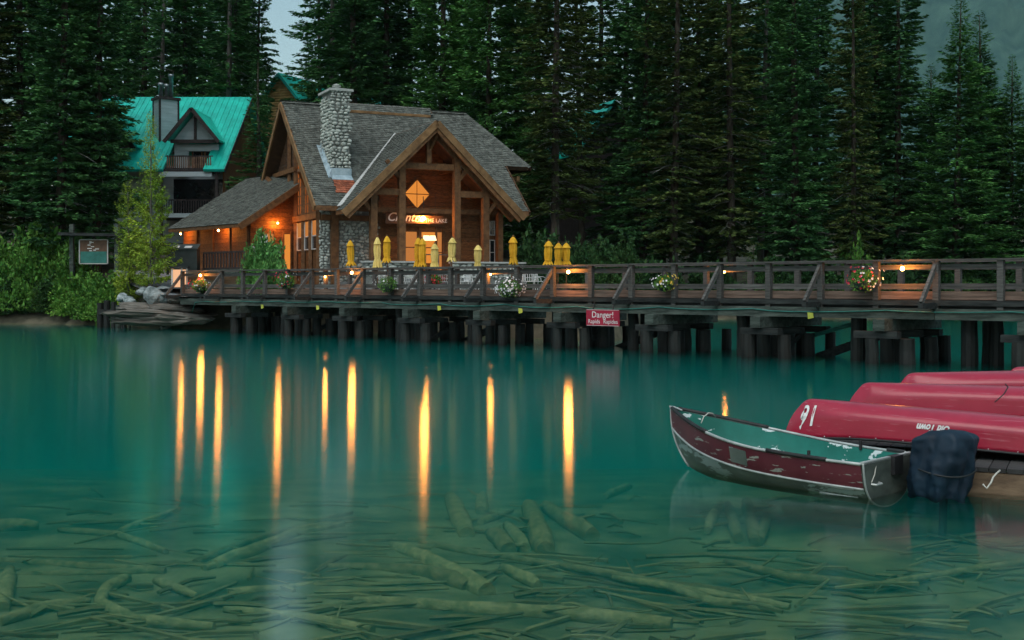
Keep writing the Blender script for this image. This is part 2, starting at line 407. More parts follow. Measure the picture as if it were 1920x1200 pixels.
# unit pieces share mesh data: local x along bridge, y along inner normal, z up
RB = Matrix((( UB.x, -NB.x, 0), (UB.y, -NB.y, 0), (0, 0, 1)))     # columns: along, inward, up
if RB.determinant() < 0: RB = Matrix(((-UB.x, -NB.x, 0), (-UB.y, -NB.y, 0), (0, 0, 1)))
def unit_box(name, sx, sy, sz, mat): return MB().box((0, 0, 0), (sx, sy, sz)).mesh(name, mat)
def piece(name, me, s, n, z, parent=br, tilt=0.0):
    rot = RB.to_euler()
    if tilt: rot = (RB @ Matrix.Rotation(tilt, 3, 'Z')).to_euler()
    return link_mesh(name, me, None, parent, B(s, n, z) - boff, rot)
SP = 2.012
posts_k = list(range(-5, 24))
def ps(k): return .37 + SP * k
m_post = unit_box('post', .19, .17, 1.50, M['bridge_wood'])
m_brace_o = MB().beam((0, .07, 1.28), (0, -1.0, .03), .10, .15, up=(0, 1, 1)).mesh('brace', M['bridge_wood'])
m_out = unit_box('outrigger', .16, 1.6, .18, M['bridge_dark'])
m_cap = unit_box('rail_cap', SP * 2 - .012, .30, .055, M['bridge_wood'])
m_rail = unit_box('rail', SP * 2 - .01, .055, .15, M['bridge_wood'])
m_low = unit_box('rail', SP * 2 - .01, .055, .18, M['bridge_wood'])
m_kick = unit_box('kick_board', SP * 2 - .01, .09, .25, M['kick_wood'])
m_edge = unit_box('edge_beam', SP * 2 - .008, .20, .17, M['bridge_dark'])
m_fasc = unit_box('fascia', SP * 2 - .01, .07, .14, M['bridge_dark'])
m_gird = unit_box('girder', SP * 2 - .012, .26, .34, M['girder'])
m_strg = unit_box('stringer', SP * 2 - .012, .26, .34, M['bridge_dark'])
rb = random.Random(5)
for k in posts_k:
    s = ps(k)
    piece('post', m_post, s, 0, 2.52, tilt=0)
    if k % 2: 
        piece('brace', m_brace_o, s + .02, .03, 1.93)
        piece('outrigger', m_out, s + .02, .28, 1.86)
    piece('post', m_post, s + .5, BW, 2.52)
k = -5
while k < 23:
    s = ps(k) + SP
    j = lambda a: rb.uniform(-a, a)
    piece('rail_cap', m_cap, s, -.02, 3.30 + j(.006)); piece('rail_cap', m_cap, s + .5, BW, 3.30 + j(.006))
    piece('rail', m_rail, s, -.115, 3.09 + j(.008)); piece('rail', m_rail, s + .5, BW - .115, 3.09 + j(.008))
    piece('rail', m_low, s, -.115, 2.465 + j(.008)); piece('rail', m_low, s + .5, BW - .115, 2.465 + j(.008))
    piece('kick_board', m_kick, s, -.135, 2.175 + j(.005)); piece('kick_board', m_kick, s + .5, BW + .135, 2.175)
    piece('edge_beam', m_edge, s, .02, 1.945); piece('edge_beam', m_edge, s + .5, BW, 1.945)
    piece('fascia', m_fasc, s, -.06, 1.835)
    piece('girder', m_gird, s, .02 + j(.01), 1.595)
    for n in (-.75, -1.45, -2.15, -2.85): piece('stringer', m_strg, s, n, 1.595)
    k += 2
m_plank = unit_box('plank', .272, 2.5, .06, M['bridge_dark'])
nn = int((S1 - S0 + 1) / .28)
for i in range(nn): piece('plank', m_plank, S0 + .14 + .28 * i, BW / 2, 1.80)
# bents: cap, corbel and piles
m_bcap = unit_box('pile_cap', .40, 4.2, .38, M['girder'])
m_corb = unit_box('corbel', 1.5, .30, .22, M['bridge_dark'])
def pile_mesh(r, top, seed):
    rr = random.Random(seed)
    pts = [(rr.uniform(-.02, .02), rr.uniform(-.02, .02), z) for z in (-7.5, -1, 0, .4, top)]
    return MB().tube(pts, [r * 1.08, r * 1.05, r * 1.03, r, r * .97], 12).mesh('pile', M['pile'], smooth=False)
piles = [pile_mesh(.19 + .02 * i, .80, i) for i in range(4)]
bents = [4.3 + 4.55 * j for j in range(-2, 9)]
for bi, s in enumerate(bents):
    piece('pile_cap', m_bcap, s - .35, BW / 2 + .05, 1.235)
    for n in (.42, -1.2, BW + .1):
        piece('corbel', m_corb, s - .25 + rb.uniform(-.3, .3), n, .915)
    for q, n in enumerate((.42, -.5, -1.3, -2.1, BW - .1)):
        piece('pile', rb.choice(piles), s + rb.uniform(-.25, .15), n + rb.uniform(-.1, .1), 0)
        if q in (0, 2, 4): piece('pile', rb.choice(piles), s - .95 + rb.uniform(-.2, .25), n - .3 + rb.uniform(-.25, .2), 0)
    if bi % 2: MB().beam(B(s - .2, -.6, -.2), B(s - .2, BW + .2, .75), .12, .2).build('cross_brace', M['bridge_dark'], br)
    if bi % 2 == 0: MB().beam(B(s + 1.2, BW + .4, .75), B(s + 3.9, BW + .4, -.2), .12, .30).build('cross_brace', M['bridge_dark'], br)
    for q in range(3): piece('pile', rb.choice(piles), s + 1.0 + rb.uniform(-.3, .9), -.75 - q * .7 + rb.uniform(-.05, .05), .615)

def sag_points(a, b, n, sag, f=None):
    return [Vector(a).lerp(Vector(b), i / n) + Vector((0, 0, -sag * math.sin(math.pi * i / n))) for i in range(n + 1)]
pts = []
ss = [-6, 0, 4, 9, 13, 17, 21, 25, 29, 33, 37, 41, 44.5]
for a, c in zip(ss[:-1], ss[1:]):
    pts += sag_points(B(a, .19, 1.66 + rb.uniform(-.04, .05)), B(c, .19, 1.66 + rb.uniform(-.04, .05)), 6, rb.uniform(.02, .09))[:-1]
pts += [B(45.0, .2, 1.55), B(45.3, .2, 1.0)]
o = MB().tube(pts, .022, 6).build('hose', M['hose'], smooth=True)
tag(o, 'thin green hose strung along the side of the timber bridge', 'hose')
pipe = MB().tube([at(1515, 632, 43), at(1605, 606, 41.5)], .07, 8).build('pipe', M['hose'], smooth=True)
tag(pipe, 'teal pipe slanting down under the bridge deck', 'pipe')
for i, (px, py, wh) in enumerate([(1525, 592, 'nearest the lamp at the right'), (982, 583, 'under the white flower basket'), (830, 578, 'under the red flower basket'),
                              (602, 577, 'under the twin rail lamps'), (498, 575, 'nearest the shore')]):
    d = px - 960; s = (F * 15.04 - d * 36) / (d * .6897 + F * .7234); D = 36 + .6897 * s - .16
    zc = CAMZ - (py - HZ) / F * D
    c = B(s, .20, zc)
    o = MB().prism([c - UB * .11 + Vector((0, 0, .1)), c + UB * .10 + Vector((0, 0, .11)), c + UB * .08 - Vector((0, 0, .11)), c - UB * .13 - Vector((0, 0, .07))], NB * .012).build('marker_tag', M['yellow_tag'])
    tag(o, 'small yellow marker tag on the bridge girder ' + wh, 'tag', 'yellow tags on the girder')

# ------------------------------------------------------------------ lettering
def text_mesh(body, size, shear=0.0, align='CENTER', extrude=0.0, offset=0.0, spacing=1.0):
    cu = bpy.data.curves.new('lettering', 'FONT'); cu.body = body; cu.size = size; cu.shear = shear
    cu.align_x = align; cu.align_y = 'CENTER'; cu.extrude = extrude; cu.offset = offset; cu.space_character = spacing
    cu.resolution_u = 4
    ob = bpy.data.objects.new('lettering', cu); COL.objects.link(ob)
    dg = bpy.context.evaluated_depsgraph_get(); dg.update()
    me = bpy.data.meshes.new_from_object(ob.evaluated_get(dg))
    bpy.data.objects.remove(ob); bpy.data.curves.remove(cu)
    return me
def place_text(me, c, ax, ay, mat, parent, name='lettering'):
    ax = Vector(ax).normalized(); ay = Vector(ay).normalized(); c = Vector(c) - Vector(root_of(parent).location); az = ax.cross(ay)
    for v in me.vertices:
        x, y, z = v.co; v.co = c + ax * x + ay * y + az * z
    me.materials.clear(); me.materials.append(mat); me.update()
    return link_mesh(name, me, None, parent)

ctr = B(16.35, .36, 0)
def on_front(px, py, n=.30):                 # point on the plane parallel to the bridge face
    d = px - 960; o = BO + NB * n
    s = (F * o.x - d * o.y) / (d * .6897 + F * .7234); D = o.y + .6897 * s
    return Vector((o.x + UB.x * s, D, CAMZ - (py - HZ) / F * D))
p0, p1 = on_front(1100, 580), on_front(1162, 612)
sg = thing('danger_sign', 'red danger sign with white lettering hung from the bridge', 'sign', (p0 + p1) / 2)
c = (p0 + p1) / 2; wv = Vector((p1.x - p0.x, p1.y - p0.y, 0)); hz = p0.z - p1.z
MB().frame(c, wv, NB * .03, Vector((0, 0, hz))).build('board', M['red_sign'], sg)
for dz, th in ((hz / 2 - .012, .012), (-hz / 2 + .012, .012)):
    MB().frame(c + NB * .018 + Vector((0, 0, dz)), wv * .97, NB * .004, Vector((0, 0, th))).build('border', M['white_paint'], sg)
for q in (-.3, .3): MB().beam(c + wv * q + Vector((0, 0, hz / 2)), c + wv * q + Vector((0, 0, hz / 2 + .3)) - NB * .1, .03, .03).build('hanger', M['iron'], sg)
tn = NB * .02
place_text(text_mesh('Danger!', .34), c + tn + Vector((0, 0, hz * .17)), wv, (0, 0, 1), M['white_paint'], sg)
place_text(text_mesh('Rapids', .23), c + tn - wv * .26 - Vector((0, 0, hz * .24)), wv, (0, 0, 1), M['white_paint'], sg)
place_text(text_mesh('Rapides', .23), c + tn + wv * .24 - Vector((0, 0, hz * .24)), wv, (0, 0, 1), M['white_paint'], sg)

# ------------------------------------------------------------------ lamps
def lamp(label, p, r, watts, bracket=None, col=(1.0, .31, .045), group='lit lamps'):
    p = Vector(p)
    t = thing('lamp', label, 'lamp', p, group=group)
    MB().lathe([(r * .15, -r * .62), (r * .5, -r * .45), (r * .62, 0), (r * .5, r * .45), (r * .2, r * .62)], p, 10).build('globe', M['bulb'], t, smooth=True)
    MB().lathe([(r * 1.0, r * 1.05), (r * .7, r * 1.35), (r * .3, r * 1.6)], p, 10).build('hood', M['iron'], t)
    if bracket is not None: MB().beam(p + Vector((0, 0, r * 1.3)), Vector(bracket), .035, .035).build('bracket', M['iron'], t)
    ld = bpy.data.lights.new('lamp_light', 'POINT'); ld.energy = watts; ld.color = col; ld.shadow_soft_size = r * 1.4
    lo = bpy.data.objects.new('lamp_light', ld); COL.objects.link(lo); lo.parent = t
    return t
def rail_s(px, n):
    d = px - 960; o = BO + NB * n
    return (F * o.x - d * o.y) / (d * .6897 + F * .7234)
for px, z, n, wt, wh in [(1692, 3.03, .26, 120, 'on the near rail of the bridge, beside the big flower basket'), (1066, 3.03, .26, 130, 'on the near rail of the bridge above the danger sign'),
                         (660, 3.10, .26, 105, 'on the near rail of the bridge below the house chimney'), (376, 3.05, .26, 100, 'at the shore end of the bridge rail')]:
    s = rail_s(px, n); lamp('glowing orange lamp ' + wh, B(s, n, z), .11, wt, B(s, -.05, 3.2))
for px, z, wt, wh in [(1358, 3.02, 40, 'on the far rail of the bridge, small, right of the danger sign'), (920, 3.0, 60, 'on the far rail of the bridge near the white flower basket'),
                      (610, 2.95, 70, 'on the far rail of the bridge, paired with a brighter one')]:
    n = BW + .13; s = rail_s(px, n); lamp('glowing orange lamp ' + wh, B(s, n, z), .075, wt, B(s, BW, 3.2))

# ------------------------------------------------------------------ foliage generators (numpy)
def kites(base, dirv, length, width, nrm):
    """kite-shaped needle sprays or leaves: arrays (n,3),(n,3),(n,),(n,),(n,3) -> (n,4,3)"""
    d = dirv / np.linalg.norm(dirv, axis=1, keepdims=True)
    s = np.cross(d, nrm); s /= np.maximum(np.linalg.norm(s, axis=1, keepdims=True), 1e-6)
    L_ = length[:, None]; W_ = width[:, None]
    P = np.empty((len(base), 4, 3))
    P[:, 0] = base; P[:, 1] = base + d * L_ * .45 + s * W_ * .5; P[:, 2] = base + d * L_; P[:, 3] = base + d * L_ * .45 - s * W_ * .5
    return P

def conifer(seed, H, Rad, z0, spacing, per, shape=.8, e0=.12, droop=.55, up=.30, dens=13, sl=.55, gaps=.0, wd=.26, hang=.35, irregular=.25):
    g = np.random.default_rng(seed)
    Bz, Ba, Bl, Be = [], [], [], []
    z = z0; lop = g.uniform(0, 6.28, 3)
    while z < H - .25:
        f = (z - z0) / (H - z0)
        n = max(3, int(per * (1 - .45 * f)))
        a0 = g.uniform(0, 6.28)
        for i in range(n):
            if g.random() < gaps: continue
            a = a0 + 6.283 * i / n + g.normal(0, .3)
            prof = (1 - f) ** shape * min(1, .55 + f * 4)
            lobe = 1 + irregular * math.sin(2 * a + lop[0] + z * .55) + irregular * .6 * math.sin(3 * a + lop[1] - z * .9)
            l = Rad * prof * lobe * g.uniform(.68, 1.08) + .12
            Bz.append(z + g.normal(0, spacing * .35)); Ba.append(a); Bl.append(max(l, .1)); Be.append(e0 + .75 * f * f + g.normal(0, .08))
        z += spacing * (1 - .35 * f) * g.uniform(.8, 1.2)
    Bz, Ba, Bl, Be = map(np.array, (Bz, Ba, Bl, Be))
    cnt = np.maximum(5, (Bl * dens).astype(int))
    idx = np.repeat(np.arange(len(Bz)), cnt); n = len(idx)
    t = g.uniform(.10, 1.0, n) ** .75
    l = Bl[idx]; a = Ba[idx]
    r = l * t
    zc = Bz[idx] + l * (Be[idx] * t - droop * t ** 2 * .55 + up * t ** 3 * .55)
    side = g.choice([-1, 1], n)
    base = np.stack([r * np.cos(a), r * np.sin(a), zc], 1)
    ang = a + side * g.uniform(.25, 1.15, n)
    dz = -hang * g.uniform(.2, 1.3, n) + .18 * t
    d = np.stack([np.cos(ang), np.sin(ang), dz], 1)
    ln = sl * g.uniform(.55, 1.15, n) * (1 - .45 * t) * np.clip(l / 1.6, .45, 1.0)
    base = base + np.stack([-np.sin(a), np.cos(a), np.zeros(n)], 1) * (side * ln * .25)[:, None]
    base[:, 2] += g.normal(0, .05, n)
    nr = np.stack([g.normal(0, .6, n), g.normal(0, .6, n), np.ones(n)], 1)
    return kites(base, d, ln, ln * wd * g.uniform(.7, 1.4, n), nr), (Bz, Ba, Bl, Be)

def trunk_mb(H, r, seed, lean=.0):
    rr = random.Random(seed); m = MB()
    pts = []; rad = []
    for i in range(11):
        f = i / 10; pts.append((lean * f * f * H + rr.uniform(-.04, .04) * H * .02, rr.uniform(-.02, .02), -0.6 + f * H)); rad.append(r * (1 - f) ** .8 * (1.25 if i == 0 else 1) + .02)
    return m.tube(pts, rad, 9)

def dead_twigs(br_, frac, seed, zmax, m=None):
    m = m or MB(); rr = random.Random(seed); Bz, Ba, Bl, Be = br_
    for z, a, l in zip(Bz, Ba, Bl):
        if z > zmax or rr.random() > frac: continue
        l = l * rr.uniform(.5, 1.0); p = []
        da = 0
        for i in range(5):
            f = i / 4; da += rr.uniform(-.15, .15)
            p.append((l * f * math.cos(a + da), l * f * math.sin(a + da), z - l * .32 * f * f + rr.uniform(-.05, .05)))
        m.tube(p, [.035, .03, .022, .015, .008], 4, cap=False)
        for q in range(2):
            i = rr.randint(1, 3); b0 = Vector(p[i]); an = a + rr.choice([-1, 1]) * rr.uniform(.5, 1)
            ll = l * rr.uniform(.2, .4)
            m.tube([b0, b0 + Vector((ll * .5 * math.cos(an), ll * .5 * math.sin(an), -.05)), b0 + Vector((ll * math.cos(an), ll * math.sin(an), -.22 * ll))], [.018, .012, .006], 4, cap=False)
    return m

PROTO = {}
def make_proto(key, foliage, H, r, bark, twigs=0.0, tw_z=12, lean=0.0, **kw):
    P, brs = conifer(H=H, **kw)
    cm = quads_mesh('crown', P, M[foliage]); tm = trunk_mb(H, r, kw['seed'], lean).mesh('trunk', M[bark], smooth=True)
    dm = dead_twigs(brs, twigs, kw['seed'], tw_z).mesh('dead_branches', M['twig']) if twigs else None
    PROTO[key] = (cm, tm, dm, H)
make_proto('spruce_a', 'spruce', 32, .34, 'bark', seed=11, Rad=3.3, z0=1.2, spacing=.40, per=10, shape=.72, twigs=.10, dens=36, sl=.66, wd=.36)
make_proto('spruce_b', 'spruce', 32, .32, 'bark', seed=12, Rad=3.1, z0=2.0, spacing=.44, per=9, shape=.60, e0=.02, droop=.7, gaps=.10, dens=36, sl=.68, wd=.36, irregular=.32, twigs=.12)
make_proto('fir_a', 'fir', 30, .30, 'bark', seed=13, Rad=3.4, z0=.8, spacing=.40, per=10, shape=.80, e0=.15, droop=.5, up=.4, dens=38, sl=.62, wd=.36)
make_proto('fir_spire', 'fir', 26, .26, 'bark', seed=14, Rad=4.0, z0=.8, spacing=.36, per=10, shape=.80, e0=.08, droop=.5, up=.35, dens=36, sl=.60, wd=.36)
make_proto('pine_a', 'pine', 32, .30, 'bark', seed=15, Rad=2.8, z0=3.5, spacing=.48, per=9, shape=.5, e0=.05, droop=.6, gaps=.15, dens=36, sl=.64, wd=.34, irregular=.38, twigs=.35, tw_z=16)
make_proto('pine_open', 'spruce', 30, .24, 'bark_pale', seed=16, Rad=2.7, z0=8.0, spacing=.55, per=8, shape=.5, e0=.12, droop=.5, gaps=.2, dens=34, sl=.64, wd=.34, irregular=.4, twigs=.3, tw_z=14)
make_proto('spruce_slim', 'spruce', 18, .22, 'bark', seed=17, Rad=1.9, z0=.8, spacing=.34, per=9, shape=.8, dens=38, sl=.52, wd=.36)
make_proto('sapling', 'sapling', 7.6, .10, 'bark_pale', seed=18, Rad=1.55, z0=1.3, spacing=.19, per=9, shape=.75, e0=.10, droop=.3, up=.35, dens=70, sl=.30, wd=.42, gaps=.05, irregular=.28)
make_proto('young_spruce', 'fir', 5.0, .08, 'bark', seed=19, Rad=1.1, z0=.25, spacing=.2, per=8, shape=.9, dens=50, sl=.30, wd=.38)

def tree(key, name, label, px, D, H, rz, wide=1.0, group=None, zoff=0.0, x=None):
    cm, tm, dm, H0 = PROTO[key]
    X = (px - 960) / F * D if x is None else x
    z = gz(X, D) + zoff
    t = thing(name, label, 'tree', (X, D, z), rz, group)
    tl = random.Random(int(px * 7 + D)); t.rotation_euler = (tl.uniform(-.02, .02), tl.uniform(-.022, .022), rz); wide *= tl.uniform(.92, 1.12)
    k = H / H0; t.scale = (wide * (.5 + .5 * k), wide * (.5 + .5 * k), k)
    link_mesh('trunk', tm, None, t)
    link_mesh('crown', cm, None, t)
    if dm is not None: link_mesh('dead_branches', dm, None, t, kind='stuff')
    return t

# ------------------------------------------------------------------ forest
def forest(rows, group):
    for r in rows:
        key, name, label, px, D, H, rz = r[:7]; wide = r[7] if len(r) > 7 else 1.0
        tree(key, name, label, px, D, H, rz, wide, group)
forest([
 ('pine_a', 'pine_tree', 'brownish conifer at the far left edge above the shore bushes', -18, 84, 33, .4, 1.1),
 ('spruce_b', 'spruce_tree', 'tall dark spruce at the left edge, second from the picture border', 38, 86, 34, 1.1, 1.05),
 ('spruce_a', 'spruce_tree', 'tall broad spruce on the left, standing behind the lakeside notice board', 112, 82, 35, 2.0, 1.1),
 ('spruce_b', 'spruce_tree', 'dark spruce filling the gap left of the teal roofed lodge, set back', 160, 92, 34, 3.3, 1.05),
 ('spruce_a', 'spruce_tree', 'large dense spruce covering the left corner of the teal roofed lodge', 180, 83, 35, 4.1, .92),
], 'spruces on the left shore')
forest([
 ('pine_open', 'pine_tree', 'conifer with a bare pale trunk rising behind the lodge flues', 298, 116, 37, .3, 1.15),
 ('spruce_b', 'spruce_tree', 'dark spruce behind the lodge, left of the bare trunk', 268, 124, 40, 1.2, 1.1),
 ('spruce_b', 'spruce_tree', 'dark spruce behind the lodge, right of the metal flues', 352, 120, 38, 2.2, 1.1),
 ('pine_open', 'pine_tree', 'conifer with a thick dark trunk behind the lodge dormer', 424, 112, 36, 3.0, 1.2),
 ('spruce_b', 'spruce_tree', 'spruce behind the right end of the lodge ridge', 440, 124, 36, 4.4, 1.0),
 ('spruce_b', 'spruce_tree', 'spruce bordering the bright sky gap on its left side', 478, 114, 31, 5.2, .8),
], 'conifers behind the lodge')
tree('spruce_slim', 'spruce_tree', 'slim dark spruce between the lodge and the shingled house', 488, 86, 15.0, .8, 1.35, 'conifers beside the house')
forest([
 ('pine_open', 'pine_tree', 'open crowned conifer bordering the bright sky gap on its right side', 622, 104, 36, 1.0, 1.15),
 ('pine_open', 'pine_tree', 'thin trunked conifer just behind the stone chimney', 600, 112, 34, 2.6, .9),
 ('spruce_a', 'spruce_tree', 'dark spruce behind the house ridge, right of the chimney', 668, 102, 36, 3.4, 1.1),
 ('spruce_b', 'spruce_tree', 'dark spruce behind the middle of the house ridge', 722, 108, 37, 4.9, 1.15),
 ('fir_a', 'fir_tree', 'leafy green fir right behind the house porch gable', 826, 99, 36, .7, 1.05),
 ('spruce_b', 'spruce_tree', 'dark spruce between two fuller firs behind the house roof', 772, 112, 38, 2.9, 1.1),
 ('fir_spire', 'fir_tree', 'broad green fir at the right hand end of the house, reaching the ground', 912, 95, 33, 5.5, 1.2),
 ('fir_a', 'fir_tree', 'green fir half hidden behind the broad fir beside the house', 966, 101, 34, 1.9, .95),
], 'conifers behind the house')
forest([
 ('pine_a', 'pine_tree', 'olive brown conifer just right of the broad fir beside the house', 1040, 90, 35, 2.4, 1.12),
 ('pine_a', 'pine_tree', 'olive brown conifer to the left of the hidden teal cabin', 1092, 98, 34, 5.0, .8),
 ('spruce_b', 'spruce_tree', 'thin dark conifer with sky showing through its top, over the teal cabin', 1165, 104, 37, .5, 1.0),
 ('spruce_a', 'spruce_tree', 'dark spruce to the right of the hidden teal cabin', 1205, 94, 35, 1.6, 1.0),
 ('pine_a', 'pine_tree', 'brownish conifer with dead lower branches, above the danger sign', 1262, 92, 36, 3.8, 1.0),
 ('spruce_b', 'spruce_tree', 'tall dark spruce in the middle of the forest right of the danger sign', 1312, 98, 37, 2.2, 1.05),
 ('pine_a', 'pine_tree', 'brownish conifer with ragged boughs, left of the bare trunk', 1372, 93, 36, .9, 1.0),
 ('pine_open', 'pine_tree', 'conifer with a bare straight trunk in the middle of the right forest', 1424, 100, 36, 4.0, 1.1),
 ('spruce_a', 'spruce_tree', 'broad blue green spruce right of the bare trunk', 1492, 92, 36, 5.6, 1.12),
 ('pine_a', 'pine_tree', 'conifer with bare grey lower branches behind the big flower basket', 1602, 92, 31, 3.2, .85),
 ('spruce_b', 'spruce_tree', 'tall dark spruce above the rightmost bridge lamp', 1648, 98, 36, 1.3, 1.15),
 ('spruce_b', 'spruce_tree', 'dark spruce just left of the misty gap at upper right', 1682, 96, 31, .1, .95),
 ('fir_spire', 'fir_tree', 'pointed green fir below the misty mountain, its tip at the top edge', 1790, 92, 24.5, 2.7, 1.25),
 ('spruce_a', 'spruce_tree', 'dark spruce leaning on the pointed green fir from behind', 1842, 97, 23, 4.6, 1.1),
 ('fir_spire', 'fir_tree', 'shorter fir at the right edge with its whole tip against the mountain', 1896, 96, 19.5, .2, 1.0),
 ('spruce_a', 'spruce_tree', 'spruce cut off by the right picture border', 1962, 92, 22, 1.2, 1.0),
], 'conifers of the forest wall behind the bridge')
# second row, deeper in the wood
for i, (px, D, H, key) in enumerate([(-60, 104, 36, 'spruce_a'), (70, 108, 38, 'spruce_a'), (232, 140, 44, 'spruce_a'), (380, 138, 44, 'spruce_a'), (450, 142, 42, 'spruce_a'),
        (640, 128, 42, 'spruce_b'), (700, 128, 44, 'spruce_a'), (870, 122, 42, 'spruce_a'), (1010, 118, 42, 'spruce_b'), (1122, 124, 40, 'spruce_b'), (1240, 116, 42, 'spruce_a'),
        (1345, 118, 44, 'spruce_a'), (1440, 116, 42, 'spruce_b'), (1525, 120, 38, 'spruce_a'), (1618, 118, 36, 'spruce_a'), (1740, 112, 20, 'spruce_a'), (1860, 118, 19, 'spruce_b')]):
    where = ['beyond the left picture edge trees', 'behind the tall broad spruce on the left', 'behind the left end of the lodge roof', 'behind the lodge flues', 'behind the lodge dormer, next to the sky gap',
             'behind the stone chimney', 'above the middle of the house ridge', 'behind the fir over the porch gable', 'behind the first olive brown conifer', 'left of the hidden teal cabin', 'above the danger sign',
             'behind the brownish conifers', 'behind the bare straight trunk', 'left of the small sky gap at the top', 'behind the big flower basket', 'in the misty gap at upper right', 'behind the pointed green fir'][i]
    tree(key, 'spruce_tree', 'dark spruce deep in the wood, ' + where, px, D, H, i * 1.7, 1.15, 'spruces deep in the wood')
tree('sapling', 'young_spruce_tree', 'yellow green young spruce on the bank, the taller of two', 284, 71.5, 12.4, 1.0, .72, 'young spruces on the bank')
tree('sapling', 'young_spruce_tree', 'yellow green young spruce on the bank, the shorter of two', 243, 72.5, 9.4, 3.0, .72, 'young spruces on the bank')
for px, D, H, rz, lb in [(1412, 91, 5.5, 0, 'small fir sapling behind the bridge rail, left of a still smaller one'), (1450, 90, 4.6, 2, 'smallest fir sapling behind the bridge rail'),
                     (540 - 400, 79, 5.0, 1, 'small pale green fir beside the lakeside notice board')]:
    tree('young_spruce', 'fir_sapling', lb, px, D, H, rz, 1.2, 'fir saplings')

# ------------------------------------------------------------------ shrubs
def bush_quads(seed, n, rx, ry, rz_, leaf=.15, clumps=48):
    g = np.random.default_rng(seed)
    cd = g.normal(0, 1, (clumps, 3)); cd[:, 2] = np.abs(cd[:, 2]); cd /= np.linalg.norm(cd, axis=1, keepdims=True)
    cc = cd * g.uniform(.45, .95, (clumps, 1)) * np.array([rx, ry, rz_])
    which = g.integers(0, clumps, n)
    loc = g.normal(0, 1, (n, 3)); loc /= np.linalg.norm(loc, axis=1, keepdims=True)
    rad = g.uniform(.16, .34, clumps)[which] * (g.uniform(0, 1, n) ** .4)
    base = cc[which] + loc * rad[:, None] * np.array([rx, ry, rz_ * .9])
    base[:, 2] = np.maximum(base[:, 2], .02)
    d = loc + np.array([0, 0, .35]) + g.normal(0, .45, (n, 3))
    ln = leaf * g.uniform(.6, 1.4, n)
    nr = g.normal(0, .55, (n, 3)) + np.array([0, 0, 1.0])
    ns = n // 6; sh = 22
    a = g.uniform(0, 6.283, sh); rr_ = g.uniform(.2, .85, sh); wsh = g.integers(0, sh, ns); f = g.uniform(.3, 1.0, ns)
    hgt = (1.25 - .45 * rr_ ** 2) * g.uniform(.8, 1.15, sh)
    base[:ns] = np.stack([rr_[wsh] * np.cos(a[wsh]) * (.6 + .4 * f), rr_[wsh] * np.sin(a[wsh]) * (.6 + .4 * f), hgt[wsh] * f], 1) + g.normal(0, .03, (ns, 3))
    ln[:ns] *= 1.5
    return kites(base, d, ln, ln * g.uniform(.35, .75, n), nr)
def stems_mb(seed, rx, ry, rz_):
    rr = random.Random(seed); m = MB()
    for i in range(9):
        a = rr.uniform(0, 6.28); e = Vector((math.cos(a) * rx * .6, math.sin(a) * ry * .6, rz_ * rr.uniform(.5, .8)))
        m.tube([(0, 0, -.3), e * .5 + Vector((0, 0, .15)), e], [.035, .025, .01], 5)
    return m
BUSH = {}
for key, sd_, n, mt, leaf in [('a', 41, 15000, 'leaf', .085), ('b', 42, 15000, 'leaf', .075), ('c', 43, 13000, 'leaf_dark', .085), ('d', 44, 12000, 'leaf_bright', .075)]:
    BUSH[key] = (quads_mesh('foliage', bush_quads(sd_, n, 1, 1, 1, leaf), M[mt]), stems_mb(sd_, 1, 1, 1).mesh('stem', M['bark']))
def bush(key, label, px, D, rx, h, rz=0.0, group='shrubs', zoff=-.1, name='shrub'):
    X = (px - 960) / F * D
    t = thing(name, label, 'shrub', (X, D, gz(X, D) + zoff), rz, group)
    t.scale = (rx, rx, h)
    link_mesh('foliage', BUSH[key][0], None, t); link_mesh('stem', BUSH[key][1], None, t)
    return t
for i, (k, px, D, rx, h, lb) in enumerate([
    ('a', -8, 80, 2.6, 3.6, 'leafy green shrub at the left edge of the shore'), ('b', 45, 79.5, 2.4, 3.4, 'leafy shrub on the left shore, second from the edge'),
    ('a', 88, 80.5, 2.6, 3.9, 'tall leafy shrub on the left shore'), ('b', 128, 79.3, 2.2, 2.9, 'rounded leafy shrub on the left shore, below the notice board post'),
    ('a', 158, 78.0, 2.0, 2.1, 'leafy shrub in front of the lakeside notice board'), ('b', 200, 77.0, 1.9, 2.3, 'leafy shrub just right of the notice board'),
    ('a', 222, 75.6, 1.4, 2.0, 'last leafy shrub of the left shore, next to the young spruces'), ('b', 150, 78.3, 1.8, 2.0, 'low yellowish shrub at the water edge, above the log crib'),
    ('c', 20, 79, 1.8, 1.8, 'low dark shrub at the water edge far left'), ('c', 90, 78.9, 1.8, 1.9, 'low dark shrub at the water edge, middle of the left shore'),
    ('a', 190, 76.9, 1.4, 1.7, 'low bright shrub right above the timber crib')]):
    bush(k, lb, px, D, rx, h, i * 1.3, 'shrubs on the left shore')
